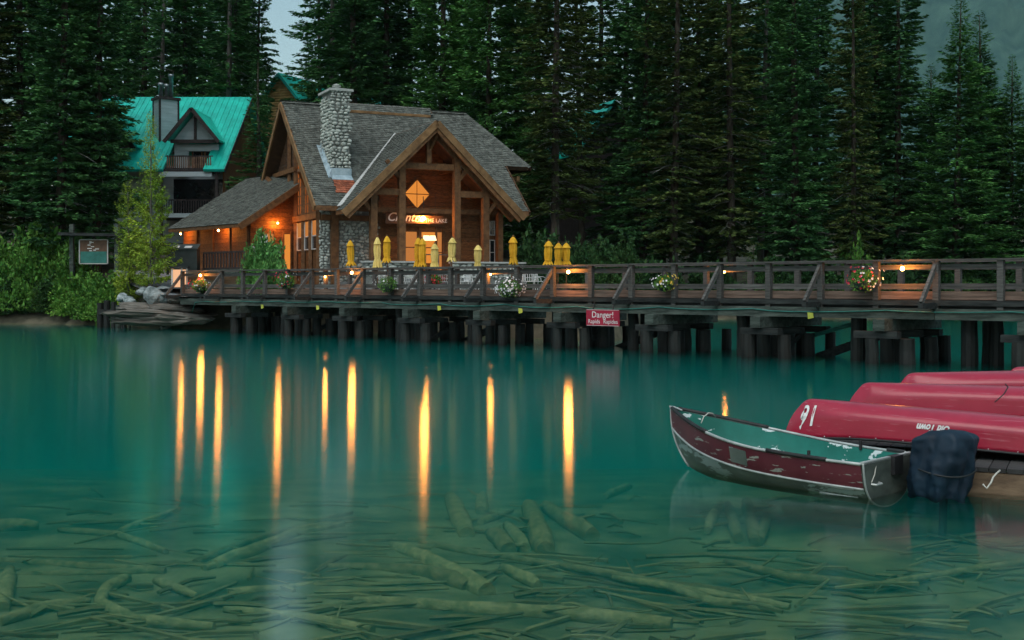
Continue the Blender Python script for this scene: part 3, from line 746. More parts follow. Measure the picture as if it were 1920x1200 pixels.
for i, (k, px, D, rx, h, lb) in enumerate([
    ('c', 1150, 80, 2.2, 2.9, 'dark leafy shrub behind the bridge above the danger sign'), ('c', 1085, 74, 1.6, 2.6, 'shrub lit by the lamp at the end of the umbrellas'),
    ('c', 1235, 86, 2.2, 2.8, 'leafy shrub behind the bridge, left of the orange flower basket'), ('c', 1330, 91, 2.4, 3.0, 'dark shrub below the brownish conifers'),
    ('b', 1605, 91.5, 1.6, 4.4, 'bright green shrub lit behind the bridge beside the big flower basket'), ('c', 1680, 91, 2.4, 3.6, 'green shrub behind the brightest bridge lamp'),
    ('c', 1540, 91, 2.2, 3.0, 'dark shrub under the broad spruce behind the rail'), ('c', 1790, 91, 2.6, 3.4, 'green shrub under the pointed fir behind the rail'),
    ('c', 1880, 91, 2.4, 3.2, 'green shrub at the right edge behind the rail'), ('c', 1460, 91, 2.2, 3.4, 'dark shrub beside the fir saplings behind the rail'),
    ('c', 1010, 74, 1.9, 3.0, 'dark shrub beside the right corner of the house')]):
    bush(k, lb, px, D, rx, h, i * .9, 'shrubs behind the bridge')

# ------------------------------------------------------------------ roofs with real shingles
def in_poly(x, y, poly):
    c = False; n = len(poly); j = n - 1
    for i in range(n):
        xi, yi = poly[i]; xj, yj = poly[j]
        if (yi > y) != (yj > y) and x < (xj - xi) * (y - yi) / (yj - yi) + xi: c = not c
        j = i
    return c
def roof_plane(parent, name, O, ea, ed, poly, mat_sh, thick=.26, row=.19, wid=(.10, .24), seed=0, deck_mat=None, shingles=True):
    """O origin, ea unit along the eaves, ed unit downslope, poly in (a,b)"""
    O, ea, ed = Vector(O), Vector(ea).normalized(), Vector(ed).normalized()
    n = ea.cross(ed); n = n if n.z > 0 else -n
    P = lambda a, b, h=0: O + ea * a + ed * b + n * h
    deck = MB().prism([P(a, b, 0) for a, b in poly], -n * thick).build(name, deck_mat or M['soffit'], parent); fix_normals(deck)
    if not shingles: return deck
    rr = random.Random(seed); m = MB()
    b0 = min(p[1] for p in poly); b1 = max(p[1] for p in poly); a0 = min(p[0] for p in poly); a1 = max(p[0] for p in poly)
    b = b1 + .05
    while b > b0:
        a = a0 - rr.uniform(0, .2)
        while a < a1:
            wd = rr.uniform(*wid); bb = b + rr.uniform(-.018, .018)
            if in_poly(a + wd / 2, b - row * .55, poly):
                h1 = .030 + rr.uniform(-.008, .014); x0, x1 = a + .005, a + wd - .005; top = bb - row * 1.15
                v = [P(x0, bb, h1), P(x1, bb, h1), P(x1, top, .006), P(x0, top, .006), P(x0, bb, .002), P(x1, bb, .002)]
                m.add(v, [(0, 1, 2, 3), (4, 5, 1, 0)])
            a += wd
        b -= row
    m.build('shingles', mat_sh, deck, kind='stuff')
    return deck

def blob_mesh(seed, flat=.55):
    import bmesh
    rr = random.Random(seed); bm = bmesh.new(); bmesh.ops.create_icosphere(bm, subdivisions=1, radius=.5)
    for v in bm.verts: v.co *= rr.uniform(.82, 1.12)
    me = bpy.data.meshes.new('stone'); bm.to_mesh(me); bm.free(); me.polygons.foreach_set('use_smooth', [True] * len(me.polygons)); me.materials.append(M['stone'])
    return me
STONES = [blob_mesh(60 + i) for i in range(6)]
def stone_face(parent, p0, ea, n, width, z0, z1, size=.21, seed=0, cut=None, aspect=1.45, limit=400):
    """cobbles laid in rough courses on a vertical face; p0 at the lower corner"""
    rr = random.Random(seed); off = Vector(root_of(parent).location); ea = Vector(ea).normalized(); n = Vector(n).normalized()
    rz = math.atan2(ea.y, ea.x); z = z0; cnt = 0
    while z < z1 - size * .3:
        h = size * rr.uniform(.75, 1.15); a = -rr.uniform(0, .15)
        while a < width:
            wd = h * rr.uniform(.9, aspect * 1.5)
            a_c = a + wd / 2
            if a_c < width + .02 and (cut is None or cut(a_c, z + h / 2)) and cnt < limit:
                p = Vector(p0) + ea * min(a_c, width - .03); p.z = z + h / 2 + rr.uniform(-.25, .25) * h
                link_mesh('stone', rr.choice(STONES), None, parent, p + n * .01 - off, (rr.uniform(-.25, .25), rr.uniform(-.2, .2), rz + rr.uniform(-.1, .1)),
                          (wd * rr.uniform(.9, 1.12), .15 * rr.uniform(.7, 1.3), h * rr.uniform(.9, 1.35))); cnt += 1
            a += wd
        z += h

# ------------------------------------------------------------------ the shingled timber house
HO = Vector((-13.47, 70.0, 0)); U = Vector((math.cos(AH), math.sin(AH), 0)); V = Vector((math.sin(AH), -math.cos(AH), 0))
def Hp(s, w_, z): return HO + U * s + V * w_ + Vector((0, 0, z))
house = thing('timber_house', 'timber and river stone lodge house with steep shingled roof and lit porch gable', 'house', Hp(6, 4, 2.2))
RZ, MS = 13.2, .8836
c_sl = math.sqrt(1 + MS * MS); edf = (V - Vector((0, 0, MS))).normalized(); edb = (-V - Vector((0, 0, .9))).normalized()
def mainz(w_): return RZ - MS * w_
fp = [(0, 0), (11.63, 0), (14.2, 4.07 * c_sl), (12.5, 4.07 * c_sl), (12.5, 7.3 * c_sl), (11.07, 7.3 * c_sl), (6.24, 2.06 * c_sl), (1.41, 7.3 * c_sl), (0, 7.3 * c_sl)]
rf = roof_plane(house, 'roof', Hp(0, 0, RZ), U, edf, fp, M['shingle'], seed=1)
cb = math.sqrt(1 + .81)
roof_plane(house, 'rear_roof', Hp(0, 0, RZ - .01), U, edb, [(0, .02), (11.63, .02), (14.2, 4.0 * cb), (12.5, 4.0 * cb), (12.5, 5.9 * cb), (0, 5.9 * cb)], M['shingle'], seed=2, row=.3, wid=(.2, .4))
hd = (U * (14.2 - 11.63) - Vector((0, 0, 4.07 * MS))); hl = hd.length
roof_plane(house, 'hip_roof', Hp(11.63, 0, RZ), V, hd, [(0, 0), (4.07, hl), (-4.07, hl)], M['shingle'], seed=3)
# hip and ridge cap shingles
def cap_line(parent, a, b_, n=40, wd=.22, seed=4):
    m = MB(); a, b_ = Vector(a), Vector(b_); d = (b_ - a) / n; rr = random.Random(seed)
    side = d.cross(Vector((0, 0, 1))).normalized(); up = side.cross(d).normalized()
    for i in range(n):
        p = a + d * i
        for sg_ in (-1, 1):
            q = side * sg_ * wd - up * wd * .55
            h0 = up * rr.uniform(.045, .06); h1 = up * .085
            m.add([p + h0, p + d * 1.12 + h1, p + d * 1.12 + q + h1, p + q + h0], [(0, 1, 2, 3)])
    return m.build('ridge_cap', M['shingle'], parent, kind='stuff')
cap_line(rf, Hp(11.63, 0, RZ), Hp(14.2, 4.07, RZ - 4.07 * MS), 34)
cap_line(rf, Hp(0, 0, RZ), Hp(11.63, 0, RZ), 60)
# raised ridge vent
PZ, PS, PW, PHALF, PE = 11.39, 6.24, 8.98, 5.1, 6.5      # porch gable
rvd = roof_plane(house, 'ridge_vent', Hp(2.9, -.05, RZ + .22), U, edf, [(0, 0), (6.4, 0), (6.4, .75), (0, .75)], M['shingle'], thick=.07, seed=9)
MB().frame(Hp(6.3, .58, mainz(.58) + .14), U * 5.6, edf * .04, Vector((0, 0, .13))).build('vent_board', M['barge'], house)
# barge boards of the left gable
for w_, z_, nm in ((7.32, mainz(7.32), 0), (-5.92, RZ - .9 * 5.92, 1)):
    MB().beam(Hp(-.05, 0, RZ - .15), Hp(-.05, w_, z_ - .15), .09, .34).build('barge_board', M['barge'], house)
MB().beam(Hp(-.02, 7.33, mainz(7.33) - .13), Hp(12.5, 7.33, mainz(7.33) - .13), .06, .26).build('fascia', M['house_timber'], house)
MB().beam(Hp(12.55, 4.07, mainz(4.07) - .12), Hp(12.55, 7.33, mainz(7.33) - .15), .08, .30).build('barge_board', M['soffit'], house)
MB().beam(Hp(14.2, -4.0, RZ - 4.07 * MS - .1), Hp(14.2, 4.07, RZ - 4.07 * MS - .1), .06, .2).build('fascia', M['soffit'], house)
MB().beam(Hp(13.6, -3, 8.95), Hp(13.6, 3.6, 8.95), .2, .26).build('eave_beam', M['barge'], house)
for q in (3.3, 2.4): MB().beam(Hp(11.4, q, 8.9), Hp(13.8, q, 8.9), .16, .3).build('bracket', M['barge'], house)
# walls (solid cores)
MB().prism([Hp(.75, 5.75, 2.2), Hp(.75, 5.75, mainz(5.75) - .3), Hp(.75, 0, RZ - .4), Hp(.75, -5.0, RZ - .9 * 5 - .3), Hp(.75, -5.0, 2.2)], U * .2).build('gable_wall', M['soffit'], house)
MB().prism([Hp(11.2, 5.75, 2.2), Hp(11.2, 5.75, mainz(5.75) - .3), Hp(11.2, 0, RZ - .4), Hp(11.2, -5.0, RZ - .9 * 5 - .3), Hp(11.2, -5.0, 2.2)], U * .2).build('gable_wall', M['house_wood'], house)
MB().frame(Hp(6.05, 5.66, 5.1), U * 10.4, V * .16, Vector((0, 0, 5.8))).build('wall', M['soffit'], house)
MB().frame(Hp(6.05, -5.0, 5.3), U * 10.4, V * .16, Vector((0, 0, 6.2))).build('wall', M['house_wood'], house)
MB().prism([Hp(PS - 3.2, 5.6, 8.0), Hp(PS + 3.2, 5.6, 8.0), Hp(PS, 5.6, 11.0)], V * .12).build('wall', M['soffit'], house)
def boards(parent, P, ea, out_, a0f, a1f, z0, z1, h, mat, th=.05, name='board'):
    z = z0
    while z < z1:
        a0, a1 = a0f(z + h / 2), a1f(z + h / 2)
        if a1 - a0 > .1:
            c = P + ea * ((a0 + a1) / 2) + out_ * (th / 2); c = Vector((c.x, c.y, z + h / 2))
            MB().frame(c, ea * (a1 - a0), out_ * th, Vector((0, 0, h - .016))).build(name, mat, parent)
        z += h
core = MB().frame(Hp(7.5, 5.70, 2.5), U * 7.0, V * .12, Vector((0, 0, .5))).build('porch_wall', M['house_wood'], house)
lim = lambda z: (11.1 - z) / .9588
def a0f(z): return max(4.05, PS - lim(z)) if z > 8.0 else 4.05
def a1f(z): return min(11.25, PS + lim(z)) if z > 8.0 else 11.25
# boards right of the door, left of the door and above it
dl, dr, dz = 5.35, 7.9, 5.95
bw0 = Hp(0, 5.76, 0)
boards(core, bw0, U, V, lambda z: 4.05, lambda z: dl, 2.75, dz, .25, M['house_wood'])
boards(core, bw0, U, V, lambda z: dr, lambda z: 11.25, 2.75, dz, .25, M['house_wood'])
boards(core, bw0, U, V, a0f, a1f, dz, 10.9, .25, M['house_wood'])
# gable boards on the left end
gcore = MB().frame(Hp(.72, 3.0, 2.5), V * 5.5, U * .1, Vector((0, 0, .6))).build('gable_panel', M['house_wood'], house)
boards(gcore, Hp(.76, 0, 0), V, -U, lambda z: -4.8, lambda z: 5.8, 2.8, 4.5, .22, M['house_wood'])
boards(gcore, Hp(.76, 0, 0), V, -U, lambda z: -4.8, lambda z: .25, 4.5, 6.5, .22, M['house_wood'])
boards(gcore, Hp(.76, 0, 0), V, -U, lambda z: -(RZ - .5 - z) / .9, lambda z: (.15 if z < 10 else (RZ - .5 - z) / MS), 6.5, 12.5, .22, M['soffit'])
# left gable windows: lit grids above, sash windows below
M['dim_amber'] = emission('dim_lit_window', (1.0, .27, .06), .26)
M['amber_mid'] = emission('lit_sash_window', (1.0, .36, .09), .42)
for (wa, wb) in ((4.25, 5.55), (2.75, 4.05), (1.15, 2.55)):
    za, zb = 6.55, mainz(wb) - .75; zc = mainz(wa) - .75
    gl_ = MB().prism([Hp(.70, wa, za), Hp(.70, wb, za), Hp(.70, wb, zb), Hp(.70, wa, zc)], U * .03).build('window', M['dim_amber'], house)
    k = za + .0
    while k < zc:
        wmax = min(wb, (RZ - .75 - k) / MS)
        MB().beam(Hp(.67, wa, k), Hp(.67, wmax, k), .05, .06).build('muntin', M['house_timber'], gl_); k += .52
    for q in np.linspace(wa, wb, 4):
        MB().beam(Hp(.66, q, za), Hp(.66, q, mainz(q) - .72), .06, .05).build('muntin', M['house_timber'], gl_)
    # sash below
    wn = MB().frame(Hp(.70, (wa + wb) / 2, 5.65), V * (wb - wa), U * .03, Vector((0, 0, .85))).build('window', M['amber_mid'], house)
    MB().frame(Hp(.70, (wa + wb) / 2, 4.87), V * (wb - wa), U * .03, Vector((0, 0, .7))).build('lower_pane', M['dark_glass'], wn)
    for q in (wa, wb): MB().beam(Hp(.66, q, 4.5), Hp(.66, q, 6.08), .06, .07).build('frame', M['white_frame'], wn)
    for z_ in (4.5, 5.23): MB().beam(Hp(.65, wa, z_), Hp(.65, wb, z_), .05, .06).build('frame', M['white_frame'], wn)
for q in (5.72, 4.15, 2.65, 1.0, -.4): MB().beam(Hp(.60, q, 2.6), Hp(.60, q, mainz(abs(q)) - .5), .2, .18).build('post', M['house_timber'], house)
MB().beam(Hp(.56, -4.8, 6.3), Hp(.56, 5.8, 6.3), .22, .32).build('belt_beam', M['house_timber'], house)
for q, z_ in ((4.1, 9.0), (-3.3, 9.2)):
    MB().beam(Hp(.6, q * .8, z_ - .9), Hp(-.05, q * 1.02, z_ - .15), .16, .2).build('bracket', M['house_timber'], house)
MB().beam(Hp(.55, -4.0, 9.2), Hp(.55, 1.2, 9.2), .2, .26).build('tie_beam', M['house_timber'], house)
# front stone walls
sw = MB().frame(Hp(2.4, 5.78, 4.4), U * 3.3, V * .22, Vector((0, 0, 4.4))).build('stone_wall', M['mortar'], house)
stone_face(sw, Hp(1.72, 5.92, 0), U, V, 1.35, 2.25, 6.0, .17, 21, limit=190)
stone_face(sw, Hp(1.72, 5.92, 0), U, V, 1.35, 6.36, 6.75, .17, 22, limit=20)
stone_face(sw, Hp(.72, 5.92, 0), U, V, .44, 2.25, 6.0, .16, 23, limit=80)
stone_face(sw, Hp(.72, 5.92, 0), U, V, .44, 6.36, 6.75, .22, 24, limit=8)
stone_face(sw, Hp(3.1, 5.92, 0), U, V, .92, 2.25, 6.0, .18, 25, limit=110)
stone_face(sw, Hp(.68, 5.9, 0), -V, -U, .22, 2.25, 6.0, .22, 26, limit=30)
MB().frame(Hp(2.35, 5.96, 6.18), U * 3.3, V * .22, Vector((0, 0, .30))).build('belt_beam', M['house_timber'], house)
MB().frame(Hp(1.42, 6.0, 4.45), U * .40, V * .36, Vector((0, 0, 4.5))).build('post', M['house_timber'], house)
# chimney
ch = MB().frame(Hp(2.02, 4.22, 11.15), U * .98, V * 2.0, Vector((0, 0, 4.1))).build('chimney', M['mortar'], house)
stone_face(ch, Hp(1.5, 5.26, 0), U, V, 1.04, 8.95, 13.15, .19, 31, limit=140)
stone_face(ch, Hp(1.5, 3.22, 0), V, -U, 2.04, 8.9, 13.15, .19, 32, cut=lambda a, z: z > mainz(3.22 + a) + .02, limit=150)
MB().frame(Hp(2.02, 4.22, 13.26), U * 1.35, V * 2.35, Vector((0, 0, .13))).build('chimney_cap', M['concrete'], house)
MB().frame(Hp(2.02, 4.22, 13.37), U * .8, V * 1.4, Vector((0, 0, .10))).build('chimney_cap', M['concrete'], house)
MB().lathe([(.16, 13.4), (.16, 13.55), (.25, 13.57), (.25, 13.61), (.17, 13.63), (.24, 13.66), (.05, 13.74)], Hp(2.05, 4.3, 0), 12).build('flue', M['concrete'], house)
n_f = U.cross(edf); n_f = n_f if n_f.z > 0 else -n_f
MB().prism([Hp(1.44, 5.31, 8.95), Hp(2.60, 5.31, 8.95), Hp(2.60, 5.31, mainz(5.31) + .03), Hp(1.44, 5.31, mainz(5.31) + .03)], V * .02).build('flashing', M['galv'], house)
MB().prism([Hp(1.44, 5.32, mainz(5.32) + .05), Hp(2.60, 5.32, mainz(5.32) + .05), Hp(2.62, 5.62, mainz(5.62) + .05), Hp(1.42, 5.62, mainz(5.62) + .05)], n_f * .01).build('flashing', M['galv'], house)
MB().prism([Hp(1.46, 3.2, mainz(3.2) + .03), Hp(1.22, 3.2, mainz(3.2) + .05), Hp(1.25, 5.5, mainz(5.5) + .05), Hp(1.46, 5.5, mainz(5.5) + .05), Hp(1.46, 5.3, mainz(5.3) + .35), Hp(1.46, 3.2, mainz(3.2) + .25)], -U * .012).build('flashing', M['galv'], house)
roof_plane(rf, 'patch', Hp(1.45, 5.60, mainz(5.60) + .045), U, edf, [(0, 0), (1.2, 0), (1.2, 1.15), (0, 1.15)], M['new_shingle'], thick=.02, seed=12)
# porch gable roof
pm_ = (PZ - PE) / PHALF
cp = math.sqrt(1 + pm_ * pm_)
wm0 = (RZ - PZ) / MS                          # where the porch ridge meets the main roof
for sg_, nm in ((-1, 'porch_roof'), (1, 'porch_roof')):
    ed_ = (U * sg_ - Vector((0, 0, pm_))).normalized()
    off_e = (PZ - mainz(7.3)) / pm_
    poly = [(wm0, 0), (PW, 0), (PW, PHALF * cp), (7.3, PHALF * cp), (7.3, off_e * cp)]
    roof_plane(house, nm, Hp(PS, 0, PZ), V, ed_, poly, M['shingle'], thick=.2, seed=14 + sg_)
    # barge boards: two stepped planks, and lookout beam under
    a, b_ = Hp(PS, PW + .02, PZ - .17), Hp(PS + sg_ * (PHALF + .12), PW + .02, PE - .17 - .12 * pm_)
    MB().beam(a, b_, .10, .36).build('barge_board', M['barge'], house)
    a, b_ = Hp(PS, PW - .10, PZ - .45), Hp(PS + sg_ * (PHALF - .1), PW - .10, PE - .40)
    MB().beam(a, b_, .16, .30).build('rafter', M['house_timber'], house)
    a, b_ = Hp(PS, 8.2, PZ - .55), Hp(PS + sg_ * (PHALF - .25), 8.2, PE - .30)
    MB().beam(a, b_, .24, .34).build('rafter', M['house_timber'], house)
    MB().frame(Hp(PS + sg_ * PHALF, (PW + 7.3) / 2, PE - .14), V * (PW - 7.3), U * .06, Vector((0, 0, .24))).build('fascia', M['house_timber'], house)
off_e = (PZ - mainz(7.3)) / pm_
va, vb = Hp(PS, wm0, PZ + .03), Hp(PS - off_e - .25, 7.45, mainz(7.45) + .05)
vdir = (vb - va)
MB().prism([va + Vector((0, 0, .03)), va + U * .10 + Vector((0, 0, .05)), vb + U * .30 + Vector((0, 0, .10)), vb - U * .02 + Vector((0, 0, .03))], Vector((0, 0, .02))).build('valley_flashing', M['white_frame'], house)
for s_, zt in ((2.9, 8.0), (4.49, 9.4), (7.68, 9.7), (9.4, 8.15)):
    MB().frame(Hp(s_, 8.2, (2.3 + zt) / 2), U * .36, V * .36, Vector((0, 0, zt - 2.3))).build('post', M['house_timber'], house)
MB().frame(Hp(6.08, 8.16, 8.94), U * 3.4, V * .28, Vector((0, 0, .34))).build('tie_beam', M['house_timber'], house)
MB().frame(Hp(7.75, 8.31, 8.94), U * .32, V * .03, Vector((0, 0, .25))).build('beam_end', M['concrete'], house)
MB().frame(Hp(PS - .2, 8.2, 9.85), U * .26, V * .26, Vector((0, 0, 1.5))).build('king_post', M['house_timber'], house)
MB().beam(Hp(PS - .15, 8.2, 9.9), Hp(PS + .15, PW - .2, 10.9), .2, .22).build('brace', M['house_timber'], house)
for a, b_ in ((2.9, 4.49), (7.68, 9.4)): MB().frame(Hp((a + b_) / 2, 8.2, 7.5), U * (b_ - a - .36), V * .26, Vector((0, 0, .34))).build('tie_beam', M['house_timber'], house)
for s_, d_ in ((2.9, -1), (9.4, 1), (4.49, -1), (7.68, 1)):
    zt = 6.5 if s_ in (2.9, 9.4) else 8.3
    MB().beam(Hp(s_ + d_ * .16, 8.2, zt), Hp(s_ + d_ * .85, 8.2, zt + .9), .2, .2).build('brace', M['house_timber'], house)
for s_ in (2.9, 4.49, 7.68, 9.4):
    MB().beam(Hp(s_, 8.2, 7.55 if s_ in (2.9, 9.4) else 8.9), Hp(s_, 5.8, 7.55 if s_ in (2.9, 9.4) else 8.9), .2, .26).build('tie_beam', M['house_timber'], house)
for s_ in (4.05, 8.55, 10.2, 11.2): MB().frame(Hp(s_, 5.90, 4.9), U * .24, V * .16, Vector((0, 0, 4.6 if s_ < 10 else 3.4))).build('post', M['house_timber'], house)
MB().frame(Hp(PS + 4.4, 7.4, 4.4), U * .3, V * .3, Vector((0, 0, 4.4))).build('post', M['house_timber'], house)
# diamond window
dzc, dh, dw = 7.62, .82, .76
for a, b_ in ((1, 1), (1, -1), (-1, 1), (-1, -1)):
    g_ = .025
    MB().prism([Hp(PS + a * g_, 5.86, dzc + b_ * g_), Hp(PS + a * dw, 5.86, dzc + b_ * g_), Hp(PS + a * g_, 5.86, dzc + b_ * dh)], V * .03).build('diamond_pane', M['orange_glass'], house)
    MB().beam(Hp(PS + a * (dw + .05), 5.9, dzc), Hp(PS, 5.9, dzc + b_ * (dh + .05)), .07, .09).build('diamond_frame', M['house_timber'], house)
# entrance: lit doorway
dr_ = MB().frame(Hp((dl + dr) / 2, 5.74, (2.75 + dz) / 2), U * (dr - dl), V * .04, Vector((0, 0, dz - 2.75))).build('doorway', M['house_wood'], house)
for a, b_, z0, z1, mt in ((5.6, 6.25, 3.75, 5.5, 'amber_mid'), (6.55, 7.35, 3.75, 5.5, 'orange_glass'), (7.5, 7.75, 3.2, 5.5, 'amber_mid')):
    pn = MB().frame(Hp((a + b_) / 2, 5.80, (z0 + z1) / 2), U * (b_ - a), V * .03, Vector((0, 0, z1 - z0))).build('door_pane', M[mt], dr_)
    MB().beam(Hp(a, 5.83, (z0 + z1) / 2), Hp(b_, 5.83, (z0 + z1) / 2), .04, .06).build('glazing_bar', M['house_timber'], dr_)
for q in (5.42, 6.4, 7.42, 7.86): MB().frame(Hp(q, 5.83, 4.3), U * .1, V * .08, Vector((0, 0, 3.1))).build('door_frame', M['house_timber'], dr_)
MB().frame(Hp((dl + dr) / 2, 5.84, dz - .06), U * (dr - dl), V * .08, Vector((0, 0, .16))).build('door_frame', M['house_timber'], dr_)
for q in (6.75, 7.12): MB().lathe([(.24, 5.02), (.16, 5.30)], Hp(q, 6.0, 0), 10).build('lampshade', M['shade_lit'], dr_)
# right hand front windows
for z0, z1 in ((5.4, 6.2), (3.7, 5.1)):
    wn = MB().frame(Hp(10.72, 5.84, (z0 + z1) / 2), U * .55, V * .03, Vector((0, 0, z1 - z0))).build('window', M['dark_glass'], house)
    for q in (10.42, 10.72, 11.02): MB().beam(Hp(q, 5.87, z0), Hp(q, 5.87, z1), .05, .05).build('frame', M['white_frame'], wn)
    for q in (z0, (z0 + z1) / 2, z1): MB().beam(Hp(10.4, 5.88, q), Hp(11.04, 5.88, q), .04, .05).build('frame', M['white_frame'], wn)
# porch floor, benches, steps rail
MB().frame(Hp(6.2, 7.2, 2.45), U * 9.6, V * 3.0, Vector((0, 0, .5))).build('porch_floor', M['paving'], house)
for a, b_ in ((2.2, 5.0), (7.2, 11.4)):
    bench = MB().frame(Hp((a + b_) / 2, 8.75, 2.95), U * (b_ - a), V * .5, Vector((0, 0, 1.5))).build('stone_bench', M['mortar'], house)
    stone_face(bench, Hp(a, 9.02, 0), U, V, b_ - a, 2.9, 3.68, .2, int(a * 10), aspect=1.9, limit=110)
    MB().frame(Hp((a + b_) / 2, 8.78, 3.74), U * (b_ - a + .15), V * .75, Vector((0, 0, .09))).build('coping', M['concrete'], house)
for q in (5.6, 6.35, 7.05): MB().beam(Hp(q, 8.9, 2.4), Hp(q, 8.9, 4.15), .06, .06).build('rail_post', M['kick_wood'], house)
for z_ in (4.15, 3.3, 2.8): MB().beam(Hp(5.6, 8.9, z_), Hp(7.05, 8.9, z_), .05, .06).build('hand_rail', M['kick_wood'], house)
MB().beam(Hp(7.05, 8.9, 3.4), Hp(7.6, 8.2, 4.2), .05, .07).build('hand_rail', M['white_frame'], house)
# sign over the entrance
hsn = thing('hanging_sign', 'long wooden name sign with white script lettering over the porch entrance', 'sign', Hp(5.7, 7.0, 6.15))
MB().frame(Hp(5.75, 7.0, 6.13), U * 3.2, V * .07, Vector((0, 0, .44))).build('board', M['cabin_sign'], hsn)
MB().frame(Hp(4.45, 7.0, 6.22), U * .9, V * .075, Vector((0, 0, .68))).build('board_end', M['cabin_sign'], hsn)
for q in (4.6, 6.9): MB().beam(Hp(q, 7.0, 6.35), Hp(q, 7.0, 7.6), .02, .02).build('hanger', M['iron'], hsn)
place_text(text_mesh('Cilantro', .66, .35, offset=.008), Hp(5.15, 7.06, 6.22), U, (0, 0, 1), M['white_paint'], hsn)
place_text(text_mesh('ON THE LAKE', .30), Hp(6.65, 7.045, 6.08), U, (0, 0, 1), M['white_paint'], hsn)
lamp('bright lamp hanging over the house entrance', Hp(6.15, 7.25, 6.18), .13, 300, Hp(6.15, 7.1, 7.4))

# ------------------------------------------------------------------ annex on the left of the house
AX = R(42); U2 = Vector((math.cos(AX), math.sin(AX), 0)); V2 = Vector((math.sin(AX), -math.cos(AX), 0)); E0 = Vector((-15.0, 66.4, 0))
def Ap(q, t_, z): return E0 + U2 * q - V2 * t_ + Vector((0, 0, z))
anx = thing('annex', 'low brown annex with a shingled roof and lamps under its eave, left of the house', 'building', Ap(3, 4, 2.5))
am = .63; ca = math.sqrt(1 + am * am); eda = (-U2 - Vector((0, 0, am))).normalized(); az = 5.95 + am * 5.3
roof_plane(anx, 'roof', Ap(5.3, 0, az), -V2, eda, [(0, 0), (8.8, 0), (8.8, 5.3 * ca), (0, 5.3 * ca)], M['shingle'], seed=41)
roof_plane(anx, 'rear_roof', Ap(5.3, 0, az - .01), -V2, (U2 - Vector((0, 0, am))).normalized(), [(3.5, .02), (8.8, .02), (8.8, 3.5), (3.5, 3.5)], M['shingle'], seed=42, row=.3, wid=(.2, .4))
MB().beam(Ap(-.1, -.03, 5.95 - .22), Ap(5.2, -.03, az - .2), .09, .36).build('barge_board', M['house_timber'], anx)
MB().beam(Ap(.03, 0, 5.82), Ap(.03, 8.8, 5.82), .06, .18).build('fascia', M['house_timber'], anx)
ac = MB().frame(Ap(1.1, 4.9, 4.5), U2 * .12, V2 * 8.0, Vector((0, 0, 3.6))).build('wall', M['soffit'], anx)
boards(ac, Ap(1.04, 0, 0), -V2, -U2, lambda z: .9, lambda z: 8.8, 2.8, 6.2, .24, M['house_wood'])
MB().prism([Ap(1.1, .9, 2.6), Ap(5.6, .9, 2.6), Ap(5.6, .9, az - .5), Ap(5.2, .9, az - .5), Ap(1.1, .9, 6.3)], -V2 * .12).build('gable_wall', M['soffit'], anx)
ac2 = MB().frame(Ap(3.3, .86, 2.7), U2 * 4.3, V2 * .06, Vector((0, 0, .3))).build('gable_panel', M['house_wood'], anx)
boards(ac2, Ap(0, .84, 0), U2, V2, lambda z: max(1.05, (z - 6.25) / am + .95), lambda z: 5.6, 2.85, 8.6, .24, M['house_wood'])
for t_ in np.linspace(.4, 8.4, 13): MB().beam(Ap(.05, t_, 5.80), Ap(1.1, t_, 6.40), .09, .16).build('rafter_tail', M['barge'], anx)
for q0, q1, mt in ((1.9, 2.5, 'amber_mid'), (3.2, 3.6, 'orange_glass')):
    dw_ = MB().frame(Ap((q0 + q1) / 2, .76, 4.4), U2 * (q1 - q0), V2 * .03, Vector((0, 0, 2.1))).build('door_pane', M[mt], anx)
    for q in (q0 - .05, q1 + .05): MB().frame(Ap(q, .74, 4.4), U2 * .1, V2 * .07, Vector((0, 0, 2.4))).build('door_frame', M['house_timber'], dw_)
for t_ in (1.0, 3.0, 5.0, 7.0): MB().frame(Ap(.95, t_, 4.4), U2 * .12, V2 * .2, Vector((0, 0, 3.4))).build('post', M['house_timber'], anx)
lamp('bright lamp under the annex eave, at its far left end', Ap(.45, 8.1, 5.62), .09, 95, Ap(.9, 8.1, 5.8))
lamp('bright lamp under the middle of the annex eave', Ap(.45, 3.4, 5.66), .10, 115, Ap(.9, 3.4, 5.8))
lamp('lamp over the annex door beside the house windows', Ap(2.6, .45, 6.05), .09, 150, Ap(2.6, .8, 6.2))
# dark deck railing in front of the annex
dk = thing('deck_railing', 'dark timber balustrade in front of the annex wall', 'railing', at(415, 495, 67))
da, db = at(382, 500, 68.5), at(458, 497, 65.5); da.z = db.z = 0
for i in range(15):
    p = da.lerp(db, i / 14); MB().box((p.x, p.y, 3.85), (.09, .09, 1.0)).build('baluster', M['dark_trim'], dk)
for z_ in (4.35, 3.45): MB().beam(Vector((da.x, da.y, z_)), Vector((db.x, db.y, z_)), .12, .10).build('rail', M['dark_trim'], dk)
MB().beam(Vector((da.x, da.y, 3.25)), Vector((db.x, db.y, 3.25)), .2, .3).build('deck_edge', M['girder'], dk)
